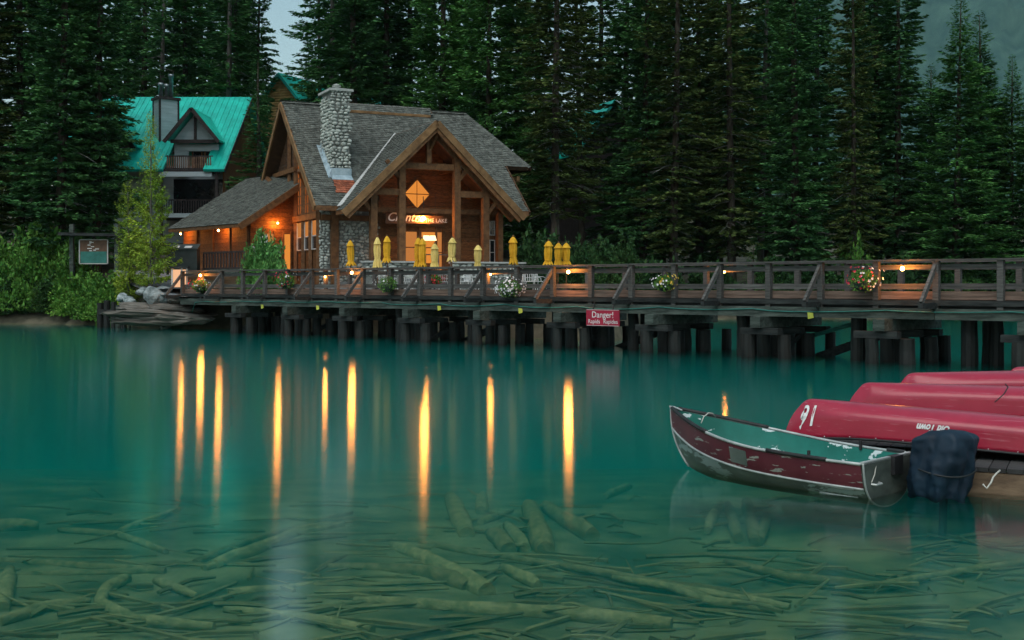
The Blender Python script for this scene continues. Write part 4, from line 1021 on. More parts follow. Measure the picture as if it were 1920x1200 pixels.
# stone gate piers, notice, bin
for px, wh in ((488, 'carrying the white notice'), (513, 'nearest the house windows')):
    p = at(px, 470, 64.5); gp = thing('stone_pier', 'short cobble stone pier by the annex door ' + wh, 'pier', (p.x, p.y, 2.3))
    co = MB().box((p.x, p.y, 3.4), (.62, .62, 2.2), AH).build('core', M['mortar'], gp)
    stone_face(co, Vector((p.x, p.y, 0)) - U * .31 + V * .33, U, V, .62, 2.9, 4.4, .22, px)
    MB().box((p.x, p.y, 4.54), (.76, .76, .1), AH).build('coping', M['concrete'], gp)
p = at(494, 448, 64.4); tag(MB().frame(p, U * .42, V * .03, Vector((0, 0, .48))).build('notice', M['paper']), 'white paper notice above the stone pier by the annex door', 'notice')
bb_ = bush('d', 'bright green bush spilling over the bridge rail below the annex door', 498, 68.2, 1.5, 2.75, .6, 'shrubs by the house'); bb_.location.z = 2.1
p = at(345, 485, 67.5)
bn = thing('waste_bin', 'dark bin cabinet with pale labels at the head of the bridge', 'bin', (p.x, p.y, 3.0))
MB().prism([p + Vector((-.85, 0, .55)), p + Vector((.75, -.1, .55)), p + Vector((.75, -.1, -.65)), p + Vector((-.85, 0, -.65))], Vector((0, .7, 0))).build('body', M['bin'], bn)
MB().prism([p + Vector((-.9, -.05, .5)), p + Vector((.8, -.15, .5)), p + Vector((.8, .5, .78)), p + Vector((-.9, .6, .78))], Vector((0, 0, .06))).build('lid', M['bin'], bn)
for q in (-.55, .15): MB().frame(p + Vector((q + .1, -.02, .66)), Vector((.4, -.02, 0)), Vector((0, .3, .12)), Vector((0, -.008, .02))).build('label_plate', M['paper'], bn)
MB().beam(p + Vector((-.95, .1, -.9)), p + Vector((-.85, .1, .7)), .1, .12).build('post', M['girder'], bn)

HS = 1.1
def push_back(o):
    c = Vector((0, 0, CAMZ)); o.location = c + (Vector(o.location) - c) * HS; o.scale = (HS, HS, HS)
for o in list(COL.objects):
    if o.parent is None and (o in (house, anx, hsn, dk) or o.name.startswith(('stone_pier', 'notice', 'waste_bin')) or (o.name.startswith('lamp') and ('annex' in o.get('label', '') or 'house entrance' in o.get('label', '')))): push_back(o)
# ------------------------------------------------------------------ teal roofed lodge behind
def seams(parent, O, ea, ed, poly, step=.45):
    O, ea, ed = Vector(O), Vector(ea).normalized(), Vector(ed).normalized(); n = ea.cross(ed); n = n if n.z > 0 else -n
    m = MB(); a = min(p[0] for p in poly) + .1; a1 = max(p[0] for p in poly); b0 = min(p[1] for p in poly); b1 = max(p[1] for p in poly)
    while a < a1:
        bs = [b for b in np.linspace(b0, b1, 60) if in_poly(a, b, poly)]
        if len(bs) > 2: m.beam(O + ea * a + ed * bs[0] + n * .02, O + ea * a + ed * bs[-1] + n * .02, .03, .05, up=n)
        a += step
    m.build('seams', M['teal_roof'], parent, kind='stuff')
lod = thing('lodge', 'grey blue lodge building with teal metal roof, dormer and balconies among the trees', 'building', (-28, 97, 5.5))
LR, LE = 18.66, 11.5                          # ridge and eave heights
Xl, Xr = -36.0, -22.3
lm = (LR - LE) / 10.0; cl = math.sqrt(1 + lm * lm); edl = Vector((0, -1, -lm)).normalized()
polyL = [(0, 0), (Xr - Xl, 0), (Xr - Xl, 10 * cl), (Xr - Xl - 1.65, 10 * cl), (Xr - Xl - 1.65, 6.0 * cl), (Xr - Xl - 4.8, 6.0 * cl), (Xr - Xl - 4.8, 10 * cl), (0, 10 * cl)]
lr = roof_plane(lod, 'roof', (Xl, 103, LR), (1, 0, 0), edl, polyL, None, thick=.22, deck_mat=M['teal_roof'], shingles=False)
seams(lr, (Xl, 103, LR), (1, 0, 0), edl, polyL)
roof_plane(lod, 'rear_roof', (Xl, 103, LR - .01), (1, 0, 0), Vector((0, 1, -lm)).normalized(), [(0, .02), (Xr - Xl, .02), (Xr - Xl, 9), (0, 9)], None, thick=.2, deck_mat=M['teal_roof'], shingles=False)
MB().beam((Xr + .04, 103, LR - .16), (Xr + .04, 93, LE - .16), .07, .32).build('barge_board', M['dark_trim'], lod)
MB().prism([(Xr - .5, 95.2, 5), (Xr - .5, 110, 5), (Xr - .5, 110, 13), (Xr - .5, 103, LR - .4), (Xr - .5, 95.2, 12.6)], (-.15, 0, 0)).build('gable_wall', M['house_wood'], lod)
MB().box(((Xl + Xr) / 2, 96.4, 8.4), (Xr - Xl - 1.2, .2, 7.4)).build('wall', M['siding'], lod)
for q_ in np.arange(5.0, 12.0, .30): MB().box(((Xl + Xr) / 2, 96.28, q_), (Xr - Xl - 1.2, .05, .05)).build('clapboard', M['siding'], lod)
dcx = -25.1
# dormer: gable roof, siding, recessed door
dap, dea = (dcx, 93.9, 16.45), 13.95
dm = (dap[2] - dea) / 2.05; cd = math.sqrt(1 + dm * dm)
yback = 103 - (LR - dap[2]) / lm; ybe = 103 - (LR - dea) / lm
for sg_ in (-1, 1):
    ed_ = Vector((sg_, 0, -dm)).normalized()
    pl = [(0, 0), (yback - 93.9, 0), (ybe - 93.9, 2.05 * cd), (0, 2.05 * cd)]
    dd = roof_plane(lod, 'dormer_roof', dap, (0, 1, 0), ed_, pl, None, thick=.16, deck_mat=M['teal_roof'], shingles=False)
    seams(dd, dap, (0, 1, 0), ed_, pl, .4)
    MB().beam((dcx, 93.87, dap[2] - .12), (dcx + sg_ * 2.15, 93.87, dea - .24), .08, .28).build('barge_board', M['dark_trim'], lod)
MB().prism([(dcx - 1.75, 95.0, 13.9), (dcx + 1.75, 95.0, 13.9), (dcx, 95.0, 16.1)], (0, .1, 0)).build('dormer_gable', M['siding'], lod)
MB().beam((dcx - 1.8, 94.6, 13.85), (dcx + 1.8, 94.6, 13.85), .2, .28).build('tie_beam', M['dark_trim'], lod)
MB().beam((dcx + .1, 94.7, 13.9), (dcx + .1, 94.7, 15.9), .18, .18).build('king_post', M['dark_trim'], lod)
MB().box((dcx - 1.2, 95.6, 12.6), (1.1, .2, 2.4)).build('wall', M['siding'], lod)
MB().box((dcx, 95.55, 13.45), (3.5, .2, .55)).build('wall', M['siding'], lod)
MB().box((dcx + .6, 96.1, 12.4), (2.2, .1, 1.9)).build('window', M['dark_glass'], lod)
for q in (-.45, .3, .55, 1.25, 1.6): MB().box((dcx + q, 96.0, 12.4), (.12, .1, 1.9)).build('door_frame', M['house_timber'], lod)
MB().box((dcx - .1, 94.3, 11.45), (3.9, 1.9, .16)).build('balcony_floor', M['dark_trim'], lod)
MB().box((dcx - .3, 93.4, 11.15), (4.1, .14, .38)).build('band', M['siding'], lod)
for i in range(22): MB().box((dcx - 1.75 + i * .16, 93.5, 12.05), (.085, .05, 1.0)).build('baluster', M['baluster'], lod)
for z_ in (12.57, 11.6): MB().box((dcx - .05, 93.5, z_), (3.7, .09, .09)).build('rail', M['dark_trim'], lod)
# lower storey
MB().box((dcx + .2, 96.2, 9.6), (4.4, .2, 2.8)).build('dark_recess', M['dark_glass'], lod)
MB().box((dcx - .3, 93.5, 7.95), (4.2, .14, .32)).build('band', M['siding'], lod)
for i in range(20): MB().box((dcx - 2.0 + i * .19, 93.5, 8.65), (.07, .05, .95)).build('baluster', M['dark_trim'], lod)
MB().box((dcx - .1, 93.5, 9.15), (4.1, .09, .09)).build('rail', M['dark_trim'], lod)
MB().box((dcx - .3, 95, 7.75), (4.4, 2.8, .12)).build('balcony_floor', M['dark_trim'], lod)
for q in (-2.2, 2.1): MB().box((dcx + q, 93.5, 8.4), (.2, .2, 6.0)).build('post', M['dark_trim'], lod)
# second dormer at left
MB().beam((-31.6, 94.6, 16.2), (-29.6, 94.6, 13.6), .9, .12).build('dormer_roof', M['teal_roof'], lod)
MB().prism([(-33.0, 95.3, 13.4), (-29.9, 95.3, 13.4), (-31.5, 95.3, 16.0)], (0, .1, 0)).build('dormer_gable', M['dark_trim'], lod)
MB().prism([(-31.6, 94.4, 16.3), (-29.5, 94.4, 13.5), (-29.5, 96.4, 13.6), (-31.6, 100, 16.3)], (0, 0, -.14)).build('dormer_roof', M['teal_roof'], lod)
# clad chimney with steel flues
chx, chy, rc = -28.15, 97.6, R(38)
MB().box((chx, chy, 15.4), (1.55, 1.35, 4.3), rc).build('chimney', M['siding'], lod)
m_s = MB()
for q in np.arange(13.6, 17.4, .22): MB().box((chx, chy, q), (1.60, 1.40, .035), rc).build('clapboard', M['siding'], lod)
for a, b_ in ((1, 1), (1, -1), (-1, 1), (-1, -1)):
    x_, y_ = a * .775, b_ * .675
    MB().box((chx + x_ * math.cos(rc) - y_ * math.sin(rc), chy + x_ * math.sin(rc) + y_ * math.cos(rc), 15.4), (.14, .14, 4.3), rc).build('corner_trim', M['dark_trim'], lod)
MB().box((chx, chy, 17.62), (1.85, 1.65, .22), rc).build('chimney_cap', M['dark_trim'], lod)
for q, h, r_ in ((-.42, 1.0, .18), (.05, .9, .16), (.42, 1.7, .17)):
    MB().lathe([(r_, 17.7), (r_, 17.7 + h), (r_ * 1.35, 17.72 + h), (r_ * 1.35, 17.95 + h)], (chx + q, chy, 0), 12).build('flue', M['steel'], lod, smooth=True)

def cabin(label, c, rz, half, depth, z0, ze, zr, wallm, name='cabin', logs=False):
    """gabled cabin: gable end faces the local -Y direction, teal metal roof"""
    t = thing(name, label, 'cabin', c, rz)
    def wl(nm, mb, mt): return mb.build(nm, mt, t, local=True)
    wl('wall', MB().box((0, depth / 2, (z0 + ze) / 2 - c[2]), (2 * half, depth, ze - z0)), wallm)
    zr_, ze_ = zr - c[2], ze - c[2]
    if logs:
        z = ze_ - .2
        while z < zr_ - .2:
            hw = half * (zr_ - z) / (zr_ - ze_)
            wl('log', MB().tube([(-hw, -.02, z), (hw, -.02, z)], .13, 8), M['log_wall']); z += .25
    else: wl('gable', MB().prism([(-half, 0, ze_), (half, 0, ze_), (0, 0, zr_ - .1)], (0, .15, 0)), wallm)
    ov = .7
    for sg_ in (-1, 1):
        sl_ = (zr_ - ze_) / half; e_ = half + .6
        p = [(0, -ov, zr_), (sg_ * e_, -ov, zr_ - sl_ * e_), (sg_ * e_, depth + ov, zr_ - sl_ * e_), (0, depth + ov, zr_)]
        o = wl('roof', MB().prism(p, (0, 0, .14)), M['teal_roof']); fix_normals(o)
        o2 = wl('barge_board', MB().beam((0, -ov - .04, zr_ - .02), (sg_ * e_, -ov - .04, zr_ - sl_ * e_ - .02), .07, .24), M['teal_trim'])
    return t
cabin('log walled cabin gable with teal roof rising behind the shingled house', (-22.6, 118, 8), R(-24), 4.2, 10, 8, 18.4, 23.2, M['log_wall'], logs=True)
cabin('teal roof glimpsed between trunks above the house ridge', (-11.0, 114, 8), R(70), 4.0, 9, 8, 17.0, 20.4, M['dark_trim'])
cabin('hidden cabin with teal roof glimpsed through the forest right of the house', (9.3, 112, 5), R(20), 3.4, 9, 5, 15.2, 19.6, M['dark_trim'])

# ------------------------------------------------------------------ path, patio
def strip(name, pts, wd, mat, dz=.05):
    m = MB(); vs = []; 
    for i, p in enumerate(pts):
        p = Vector(p); d = (Vector(pts[min(i + 1, len(pts) - 1)]) - Vector(pts[max(i - 1, 0)])); d.z = 0; d.normalize(); n = Vector((-d.y, d.x, 0)) * wd / 2
        vs += [p + n, p - n]
    fs = [(2 * i, 2 * i + 1, 2 * i + 3, 2 * i + 2) for i in range(len(pts) - 1)]
    m.add(vs, fs); o = m.build(name, mat); fix_normals(o); tag(o, kind='structure'); return o
pp = [B(45.8, BW / 2, 1.86), B(48.5, BW / 2, 1.96), (-21.2, 72.6, 2.45), (-22.6, 74.6, 2.95), (-24.5, 79, 3.5)]
strip('path', pp, 3.4, M['asphalt'])
strip('path', [(-20.6, 72.0, 2.30), (-17, 71.5, 2.32), (-12.5, 70.0, 2.36), (-9, 66, 2.32), (-5, 63.2, 2.3)], 3.6, M['asphalt'])
# ------------------------------------------------------------------ closed patio umbrellas
def umbrella(label, px, D, ytop, ybot, pale, seed, rz):
    rr = random.Random(seed)
    D = max(D, B(rail_s(px, BW - 1.6), BW - 1.6, 0).y)
    X = (px - 960) / F * D; zt = CAMZ - (ytop - HZ) / F * D; zb = CAMZ - (ybot - HZ) / F * D; g0 = 2.22
    t = thing('patio_umbrella', label, 'umbrella', (X, D, g0), rz, 'closed yellow patio umbrellas')
    t.rotation_euler = (rr.uniform(-.03, .03), rr.uniform(-.03, .03), rz)
    h = zt - zb; b0 = zb - g0; mt = M['umb_pale' if pale else 'umb']
    tilt = rr.uniform(-.03, .03)
    tie = rr.uniform(.14, .30); flare = rr.uniform(.17, .24); ph = rr.uniform(0, 6); lean = Vector((rr.uniform(-.05, .05), rr.uniform(-.05, .05), 0))
    prof = [(flare * 1.02, 0, .34), (flare * .9, .06, .30), (flare * .80, tie * .6, .24), (.135, tie, .14), (.155, tie + .10, .20), (.165, .58, .24), (.15, .72, .20), (.13, .82, .10)]
    m = MB(); nn_ = 32; vs_ = []
    for k_, (r_, f_, am_) in enumerate(prof):
        for j_ in range(nn_):
            th = 6.2832 * j_ / nn_; lob = math.cos(8 * th + ph + .9 * f_); rad_ = r_ * (1 + am_ * lob + .10 * math.sin(3 * th + ph * 2 + 2 * f_))
            vs_.append(Vector((rad_ * math.cos(th), rad_ * math.sin(th), b0 + h * f_ - (.055 * lob * (1.4 - f_ * 8) if f_ < .1 else 0))) + lean * (1 - f_))
    fs_ = [(k_ * nn_ + j_, k_ * nn_ + (j_ + 1) % nn_, (k_ + 1) * nn_ + (j_ + 1) % nn_, (k_ + 1) * nn_ + j_) for k_ in range(len(prof) - 1) for j_ in range(nn_)]
    m.add(vs_, fs_); m.build('canopy', mt, t, local=True, smooth=True)
    m = MB().lathe([(.215, b0 + h * .76), (.18, b0 + h * .81), (.11, b0 + h * .92), (.03, b0 + h * .99)], (0, 0, 0), 12, lambda i, j: 1 + .06 * (1 if j % 2 else -1)); m.build('vent_cap', mt, t, local=True)
    MB().tube([(0, 0, 0), (tilt * .3, 0, b0 + h)], .028, 8).build('pole', M['house_timber'], t, local=True)
    MB().lathe([(.045, b0 + h * .985), (.05, b0 + h * 1.01), (.015, b0 + h * 1.05)], (0, 0, 0), 8).build('finial', M['house_timber'], t, local=True)
    MB().lathe([(.3, 0), (.3, .06), (.06, .1), (.05, .35)], (0, 0, 0), 12).build('base', M['iron'], t, local=True)
    MB().lathe([(.148, b0 + h * tie - .02), (.152, b0 + h * tie), (.148, b0 + h * tie + .03)], (0, 0, 0), 12).build('tie_strap', mt, t, local=True)
    return t
for i, (px, D, yt, yb, pale, lb) in enumerate([
    (658, 63.5, 450, 497, 0, 'in front of the cobble wall, leftmost of all'), (708, 62, 444, 502, 1, 'pale, at the left porch post'),
    (728, 60.5, 442, 491, 0, 'deep golden, just left of the entrance'), (784, 58.5, 445, 500, 0, 'left one of the touching pair at the entrance'),
    (794, 59.2, 446, 499, 0, 'right one of the touching pair at the entrance'), (815, 60.5, 456, 503, 1, 'pale and low with straight skirts, right of the entrance pair'),
    (846, 58, 445, 489, 1, 'pale with a flared hem, before the tall porch post'), (895, 60.5, 459, 501, 1, 'pale and low before the right hand stone bench'),
    (959, 56.5, 443, 494, 0, 'deep golden, at the right corner of the house'), (1027, 56, 451, 497, 0, 'left one of the three beside the forest'),
    (1046, 57.5, 455, 499, 0, 'middle one of the three beside the forest'), (1062, 57.8, 455, 497, 0, 'right one of the three beside the forest')]):
    umbrella('closed yellow patio umbrella ' + lb, px, D, yt, yb, pale, 70 + i, i * 1.1)

# ------------------------------------------------------------------ white wire patio chairs
def chair_parts():
    out_ = []
    m = MB()
    for a in np.linspace(-.24, .24, 6): m.tube([(a, .22, .45), (a * 1.1, .27, .70), (a * .9, .30, .95 - a * a * 1.6)], .016, 5)
    m.tube([(-.27, .22, .45), (-.26, .29, .82), (0, .31, .98), (.26, .29, .82), (.27, .22, .45)], .022, 5)
    for z in (.6, .78): m.tube([(-.26, .25, z), (0, .29, z + .05), (.26, .25, z)], .014, 5)
    out_.append(('backrest', m.mesh('backrest', M['white_metal'])))
    m = MB(); m.lathe([(.25, .43), (.27, .45), (.25, .47)], (0, 0, 0), 14); out_.append(('seat', m.mesh('seat', M['white_metal'])))
    for a, b_ in ((-1, -1), (1, -1), (-1, 1), (1, 1)):
        out_.append(('leg', MB().tube([(a * .2, b_ * .2, .45), (a * .22, b_ * .22, .2), (a * .26, b_ * .27, 0)], .016, 5).mesh('leg', M['white_metal'])))
    m = MB()
    for a in (-1, 1): m.tube([(a * .26, .25, .68), (a * .30, 0, .68), (a * .26, -.2, .62), (a * .22, -.2, .45)], .016, 5)
    out_.append(('arm_rest', m.mesh('arm_rest', M['white_metal'])))
    return out_
CH = chair_parts()
for i, px in enumerate((712, 735, 762, 783, 806, 832, 868, 884, 905, 972, 993, 1012)):
    X = (px - 960) / F; s_ = rail_s(px, BW - 2.0); D = (B(s_, BW - 2.0, 0)).y + (i % 3) * .7
    t = thing('patio_chair', 'white wire patio chair behind the bridge rails, ' + ['leftmost', 'second', 'third', 'fourth', 'fifth', 'sixth', 'seventh', 'eighth', 'ninth', 'tenth', 'eleventh', 'rightmost'][i] + ' counted from the left', 'chair', (X * D, D, 2.23), i * 1.9, 'white wire chairs on the patio')
    for nm, me_ in CH: link_mesh(nm, me_, None, t)

# ------------------------------------------------------------------ flower baskets
def flower_basket(label, p, r, mix, seed, hang=.9):
    """mix: list of (material, share)"""
    p = Vector(p); g = np.random.default_rng(seed)
    t = thing('flower_basket', label, 'flower basket', p, group='hanging flower baskets')
    MB().lathe([(r * .25, -r * .75), (r * .6, -r * .5), (r * .75, -.05), (r * .78, .0)], (0, 0, 0), 12).build('pot', M['pot'], t, local=True)
    n = 900
    v = g.normal(0, 1, (n, 3)); v /= np.linalg.norm(v, axis=1, keepdims=True); v[:, 2] = v[:, 2] * .8 + .1
    base = v * (r * g.uniform(.55, 1.05, (n, 1))); ln = g.uniform(.05, .11, n)
    link_mesh('leaves', quads_mesh('leaves', kites(base, v + g.normal(0, .5, (n, 3)), ln, ln * .5, g.normal(0, .6, (n, 3)) + np.array([0, 0, 1.])), M['leaf']), None, t)
    k = 0
    for mt, cnt in mix:
        v = g.normal(0, 1, (cnt, 3)); v /= np.linalg.norm(v, axis=1, keepdims=True); v[:, 2] = v[:, 2] * .8 + .25
        v[:, :2] += {0: (-.35, -.2), 1: (.4, -.2)}.get(k, (0, -.2)); k += 1
        c = v * (r * g.uniform(.95, 1.2, (cnt, 1))); m = MB()
        for q in c:
            nn_ = Vector(q).normalized(); a = nn_.cross(Vector((.3, .2, 1))).normalized(); b_ = nn_.cross(a); q = Vector(q); rad = g.uniform(.035, .06)
            ring = [q + nn_ * .02 + (a * math.cos(x) + b_ * math.sin(x)) * rad * (1 if j % 2 else .62) for j, x in enumerate(np.linspace(0, 6.283, 11)[:-1])]
            m.add([q] + ring, [(0, 1 + j, 1 + (j + 1) % 10) for j in range(10)])
        m.build('blossom', M[mt], t, local=True, kind='stuff')
    m = MB()
    for a in range(3):
        an = a * 2.1; m.tube([(r * .7 * math.cos(an), r * .7 * math.sin(an), 0), (0, 0, hang)], .008, 4)
    m.build('chain', M['iron'], t, local=True)
    return t
def rail_pt(px, py, n):
    s = rail_s(px, n); p = B(s, n, 0); p.z = CAMZ - (py - HZ) / F * p.y; return p
flower_basket('big hanging basket of red, pink and white flowers beside the rightmost bridge lamp', rail_pt(1618, 528, .32), .42, [('petal_red', 34), ('petal_white', 34)], 1, .75)
flower_basket('hanging basket of white and orange flowers on the bridge right of the danger sign', rail_pt(1245, 533, .30), .34, [('petal_white', 26), ('petal_yellow', 24)], 2, .7)
flower_basket('round hanging basket covered in tiny white flowers below the deep golden umbrella', rail_pt(955, 543, .34), .44, [('petal_white', 90), ('petal_white', 60)], 3, .9)
flower_basket('leafy dark hanging basket with few white flowers on the bridge', rail_pt(727, 535, .30), .42, [('petal_white', 14)], 4, .8)
flower_basket('hanging basket of red flowers among white ones left of the twin lamps', rail_pt(536, 528, .30), .45, [('petal_red', 40), ('petal_white', 12)], 5, .9)
flower_basket('hanging basket of dark red flowers at the shore end of the bridge', rail_pt(375, 537, .22), .42, [('petal_red', 34), ('petal_white', 14)], 6, .9)
flower_basket('pot of bright red flowers on the patio, seen between the bridge rails', rail_pt(815, 527, BW - 1.2), .34, [('petal_red', 46), ('petal_red', 40)], 7, .5)

# lit box at the bridge head
p = at(338, 522, 68.5)
lb_ = thing('light_box', 'glowing cream light box at the shore end of the bridge', 'light box', (p.x, p.y, 1.95))
MB().box((p.x, p.y, p.z), (.75, .25, 1.0)).build('panel', M['warm_window'], lb_)
for q in (-.42, .12, .42): MB().box((p.x + q, p.y - .14, p.z), (.08, .1, 1.15)).build('frame', M['white_frame'], lb_)
MB().box((p.x, p.y, p.z + .62), (1.0, .5, .1)).build('roof', M['bridge_dark'], lb_)

# ------------------------------------------------------------------ notice board on the left shore
p = at(176, 472, 78.2)
nb_ = thing('notice_board', 'dark notice board with white frame and small timber roof on the left shore', 'notice board', (p.x, p.y, 2.0))
MB().box((p.x, p.y, p.z), (1.85, .08, 1.55)).build('panel', M['cabin_sign'], nb_)
MB().box((p.x, p.y - .045, p.z - .36), (1.7, .02, .75)).build('map_panel', M['hose'], nb_)
for q in (-.92, .92): MB().box((p.x + q, p.y - .05, p.z), (.06, .06, 1.6)).build('frame', M['white_frame'], nb_)
for q in (-.78, .78): MB().box((p.x, p.y - .05, p.z + q), (1.9, .06, .05)).build('frame', M['white_frame'], nb_)
gsy = random.Random(8)
for i in range(9): MB().box((p.x - .05 + gsy.uniform(-.28, .28), p.y - .05, p.z + .25 + gsy.uniform(-.2, .42)), (gsy.uniform(.12, .3), .015, .05)).build('print_mark', M['white_paint'], nb_)
for q in (-1.5, 1.5): MB().box((p.x + q * .98, p.y + .1, p.z - .2), (.26, .26, 4.0)).build('post', M['girder'], nb_)
MB().beam((p.x - 2.1, p.y, p.z + 1.15), (p.x + 2.9, p.y, p.z + 1.05), 1.3, .18).build('roof', M['bridge_dark'], nb_)

# ------------------------------------------------------------------ bank: boulders, crib, ledges
import bmesh
def rock_mesh(seed, rough=.35, mat=None):
    bm = bmesh.new(); bmesh.ops.create_icosphere(bm, subdivisions=3, radius=.5); o_ = Vector((seed * 7.3, seed * 3.1, 0))
    for v in bm.verts:
        f = 1 + rough * 1.3 * mnoise.noise(v.co * 1.8 + o_) + rough * .5 * mnoise.noise(v.co * 5 + o_) + rough * .35 * abs(mnoise.noise(v.co * 11 + o_)); v.co *= f
    me = bpy.data.meshes.new('boulder'); bm.to_mesh(me); bm.free(); me.materials.append(mat or M['rock']); return me
RK = [rock_mesh(i) for i in range(4)]; RKB = [rock_mesh(9 + i, .5, M['rock_brown']) for i in range(3)]
for i, (px, py, D, sc, lb) in enumerate([(288, 555, 69.6, (1.25, 1.0, 1.05), 'big pale rounded boulder on the bank below the young spruces'), (310, 562, 69.6, (.65, .6, .5), 'smaller grey boulder right of the big pale one'),
        (230, 558, 71.0, (.7, .6, .5), 'purplish grey boulder at the top of the timber crib'), (244, 565, 70.8, (.75, .6, .6), 'blue grey boulder left of the big pale one'),
        (268, 546, 71.0, (.9, .8, .5), 'flat grey boulder behind the big pale one'), (305, 545, 71.0, (1.0, .8, .5), 'grey boulder between the two young spruce trunks and the light box'),
        (245, 528, 73, (1.0, .8, .7), 'grey boulder at the foot of the left young spruce'), (20, 604, 79.0, (1.6, .9, .4), 'flat rock at the water line far left'),
        (140, 608, 77.4, (.9, .5, .25), 'small pale stone at the water line left of the crib'), (310, 615, 69.8, (.9, .5, .3), 'pale square stone at the water line below the bank'),
        (85, 606, 78.2, (1.1, .6, .3), 'low stone at the water line, middle of the left shore')]):
    q = at(px, py, D); o = link_mesh('boulder', RK[i % 4], None, None, q, (0, 0, i * 1.2), sc)
    tag(o, lb, 'boulder', 'boulders on the bank')
for i, (px, py, D, sc) in enumerate([(300, 590, 69.0, (4.6, 1.6, .55)), (330, 578, 69.3, (3.2, 1.6, .55)), (285, 603, 68.9, (4.4, 1.2, .45)), (345, 598, 68.6, (2.6, 1.2, .6)), (270, 576, 69.8, (2.6, 1.6, .6)), (345, 563, 69.3, (1.8, 1.6, .6))]):
    q = at(px, py, D); o = link_mesh('rock_ledge', RKB[i % 3], None, None, q, (.05 * (-1) ** i, .03, .15 * (-1) ** i), sc)
    tag(o, ['long brown rock ledge in the middle of the bank', 'upper brown rock ledge under the bridge head', 'lowest brown rock ledge at the water line', 'brown rock ledge tucked under the first bridge pile',
            'brown rock beside the timber crib', 'brown rock right under the light box'][i], 'rock', 'rock ledges of the bank')
cr = thing('timber_crib', 'dark timber crib of upright posts at the water edge, left of the rock bank', 'crib', (-24, 71.5, 0))
for i, (px, top) in enumerate([(188, 568), (200, 563), (213, 566), (222, 572), (232, 570)]):
    D = 72.2 - i * .35; q = at(px, top, D)
    MB().tube([(q.x, q.y, -.8), (q.x + .02, q.y, q.z)], .2 - .01 * i, 9).build('post', M['pile'] if i != 3 else M['girder'], cr)
q = at(212, 585, 71.6); MB().beam((q.x - 1.0, q.y + .35, q.z), (q.x + .9, q.y - .2, q.z), .2, .3).build('crossbar', M['pile'], cr)

# ------------------------------------------------------------------ mountain in the mist
mt_x = np.linspace(-250, 700, 70); mt_y = np.linspace(0, 1, 26)
g5 = np.random.default_rng(5); vsm = []
for j, f in enumerate(mt_y):
    for x in mt_x:
        ridge = 60 + 330 / (1 + math.exp(-(x - 190) / 75)) + 18 * math.sin(x * .021) + 9 * math.sin(x * .063 + 1)
        vsm.append((5 * x + g5.normal(0, 14), 3000 + f * 2000 + g5.normal(0, 24), -60 + 5 * ridge * (f ** .9) + g5.normal(0, 22) * f))
nxm = len(mt_x)
fsm = [(j * nxm + i, j * nxm + i + 1, (j + 1) * nxm + i + 1, (j + 1) * nxm + i) for j in range(len(mt_y) - 1) for i in range(nxm - 1)]
mm = MB().add(vsm, fsm).build('mountain', pm('mountain_forest', (.014, .05, .04), (.05, .11, .08), (.02, .02, .011), rough=.95, detail=8, spec=.05, bump=1.0), smooth=True)
tag(mm, kind='structure')

# ------------------------------------------------------------------ aluminium rowing boat
BP = Vector((4.47, 14.41, 0)); BD = Vector((-.72, .69, 0)).normalized(); BR = math.atan2(BD.y, BD.x)
boat = thing('rowing_boat', 'small worn maroon and aluminium boat with green interior moored by the canoes', 'boat', BP, BR)
BL = 3.02
def hull(u, g, inset=0.0):
    """u 0 stern..1 bow, g 0 keel..1 gunwale (port +y, given by sign outside)"""
    half = (.62 + .10 * math.sin(min(u, .6) / .6 * math.pi / 2)) * (1 - max(0, (u - .42) / .58) ** 2.3)
    zt = .42 + .05 * u + .34 * u ** 2.6; zb = -.14 + .10 * u ** 4 + .28 * max(0, u - .82) ** 1.2 * 2
    flare = .62 + .38 * (g ** .55)
    y = max(half, .012) * (1 - max(0, 1 - g) ** 3.2) * flare / 1.0 - inset * (1 if half > .1 else .2)
    x = u * BL - .02 + .30 * u ** 7 * (1 - max(0, 1 - g) ** 2.4) - .16 * u ** 8
    return Vector((x, max(y, 0.006), zb + (zt - zb) * (max(g, 0) ** (1.0 + .75 * (1 - u) ** .6)) + inset * .4 * max(0, 1 - g)))
us = [i / 28 for i in range(29)]
def strake(g0, g1, n, side, inset=0.0):
    m = MB(); vs = []
    for u in us:
        for k in range(n + 1):
            p = hull(u, g0 + (g1 - g0) * k / n, inset); vs.append((p.x, p.y * side, p.z))
    fs = [(i * (n + 1) + k, i * (n + 1) + k + 1, (i + 1) * (n + 1) + k + 1, (i + 1) * (n + 1) + k) for i in range(28) for k in range(n)]
    return m.add(vs, fs)
GM = .64
low = MB(); up_ = MB(); inn = MB()
for sd_ in (1, -1):
    q = strake(0, GM, 8, sd_); low.add(q.v, q.f)
    q = strake(GM, 1, 6, sd_); up_.add(q.v, q.f)
    q = strake(0.02, .985, 12, sd_, .016); inn.add(q.v, q.f)
low.build('lower_hull', M['hull_low'], boat, smooth=True, local=True)
up_.build('upper_hull', M['hull_maroon'], boat, smooth=True, local=True)
inn.build('inner_hull', M['boat_green'], boat, smooth=True, local=True)
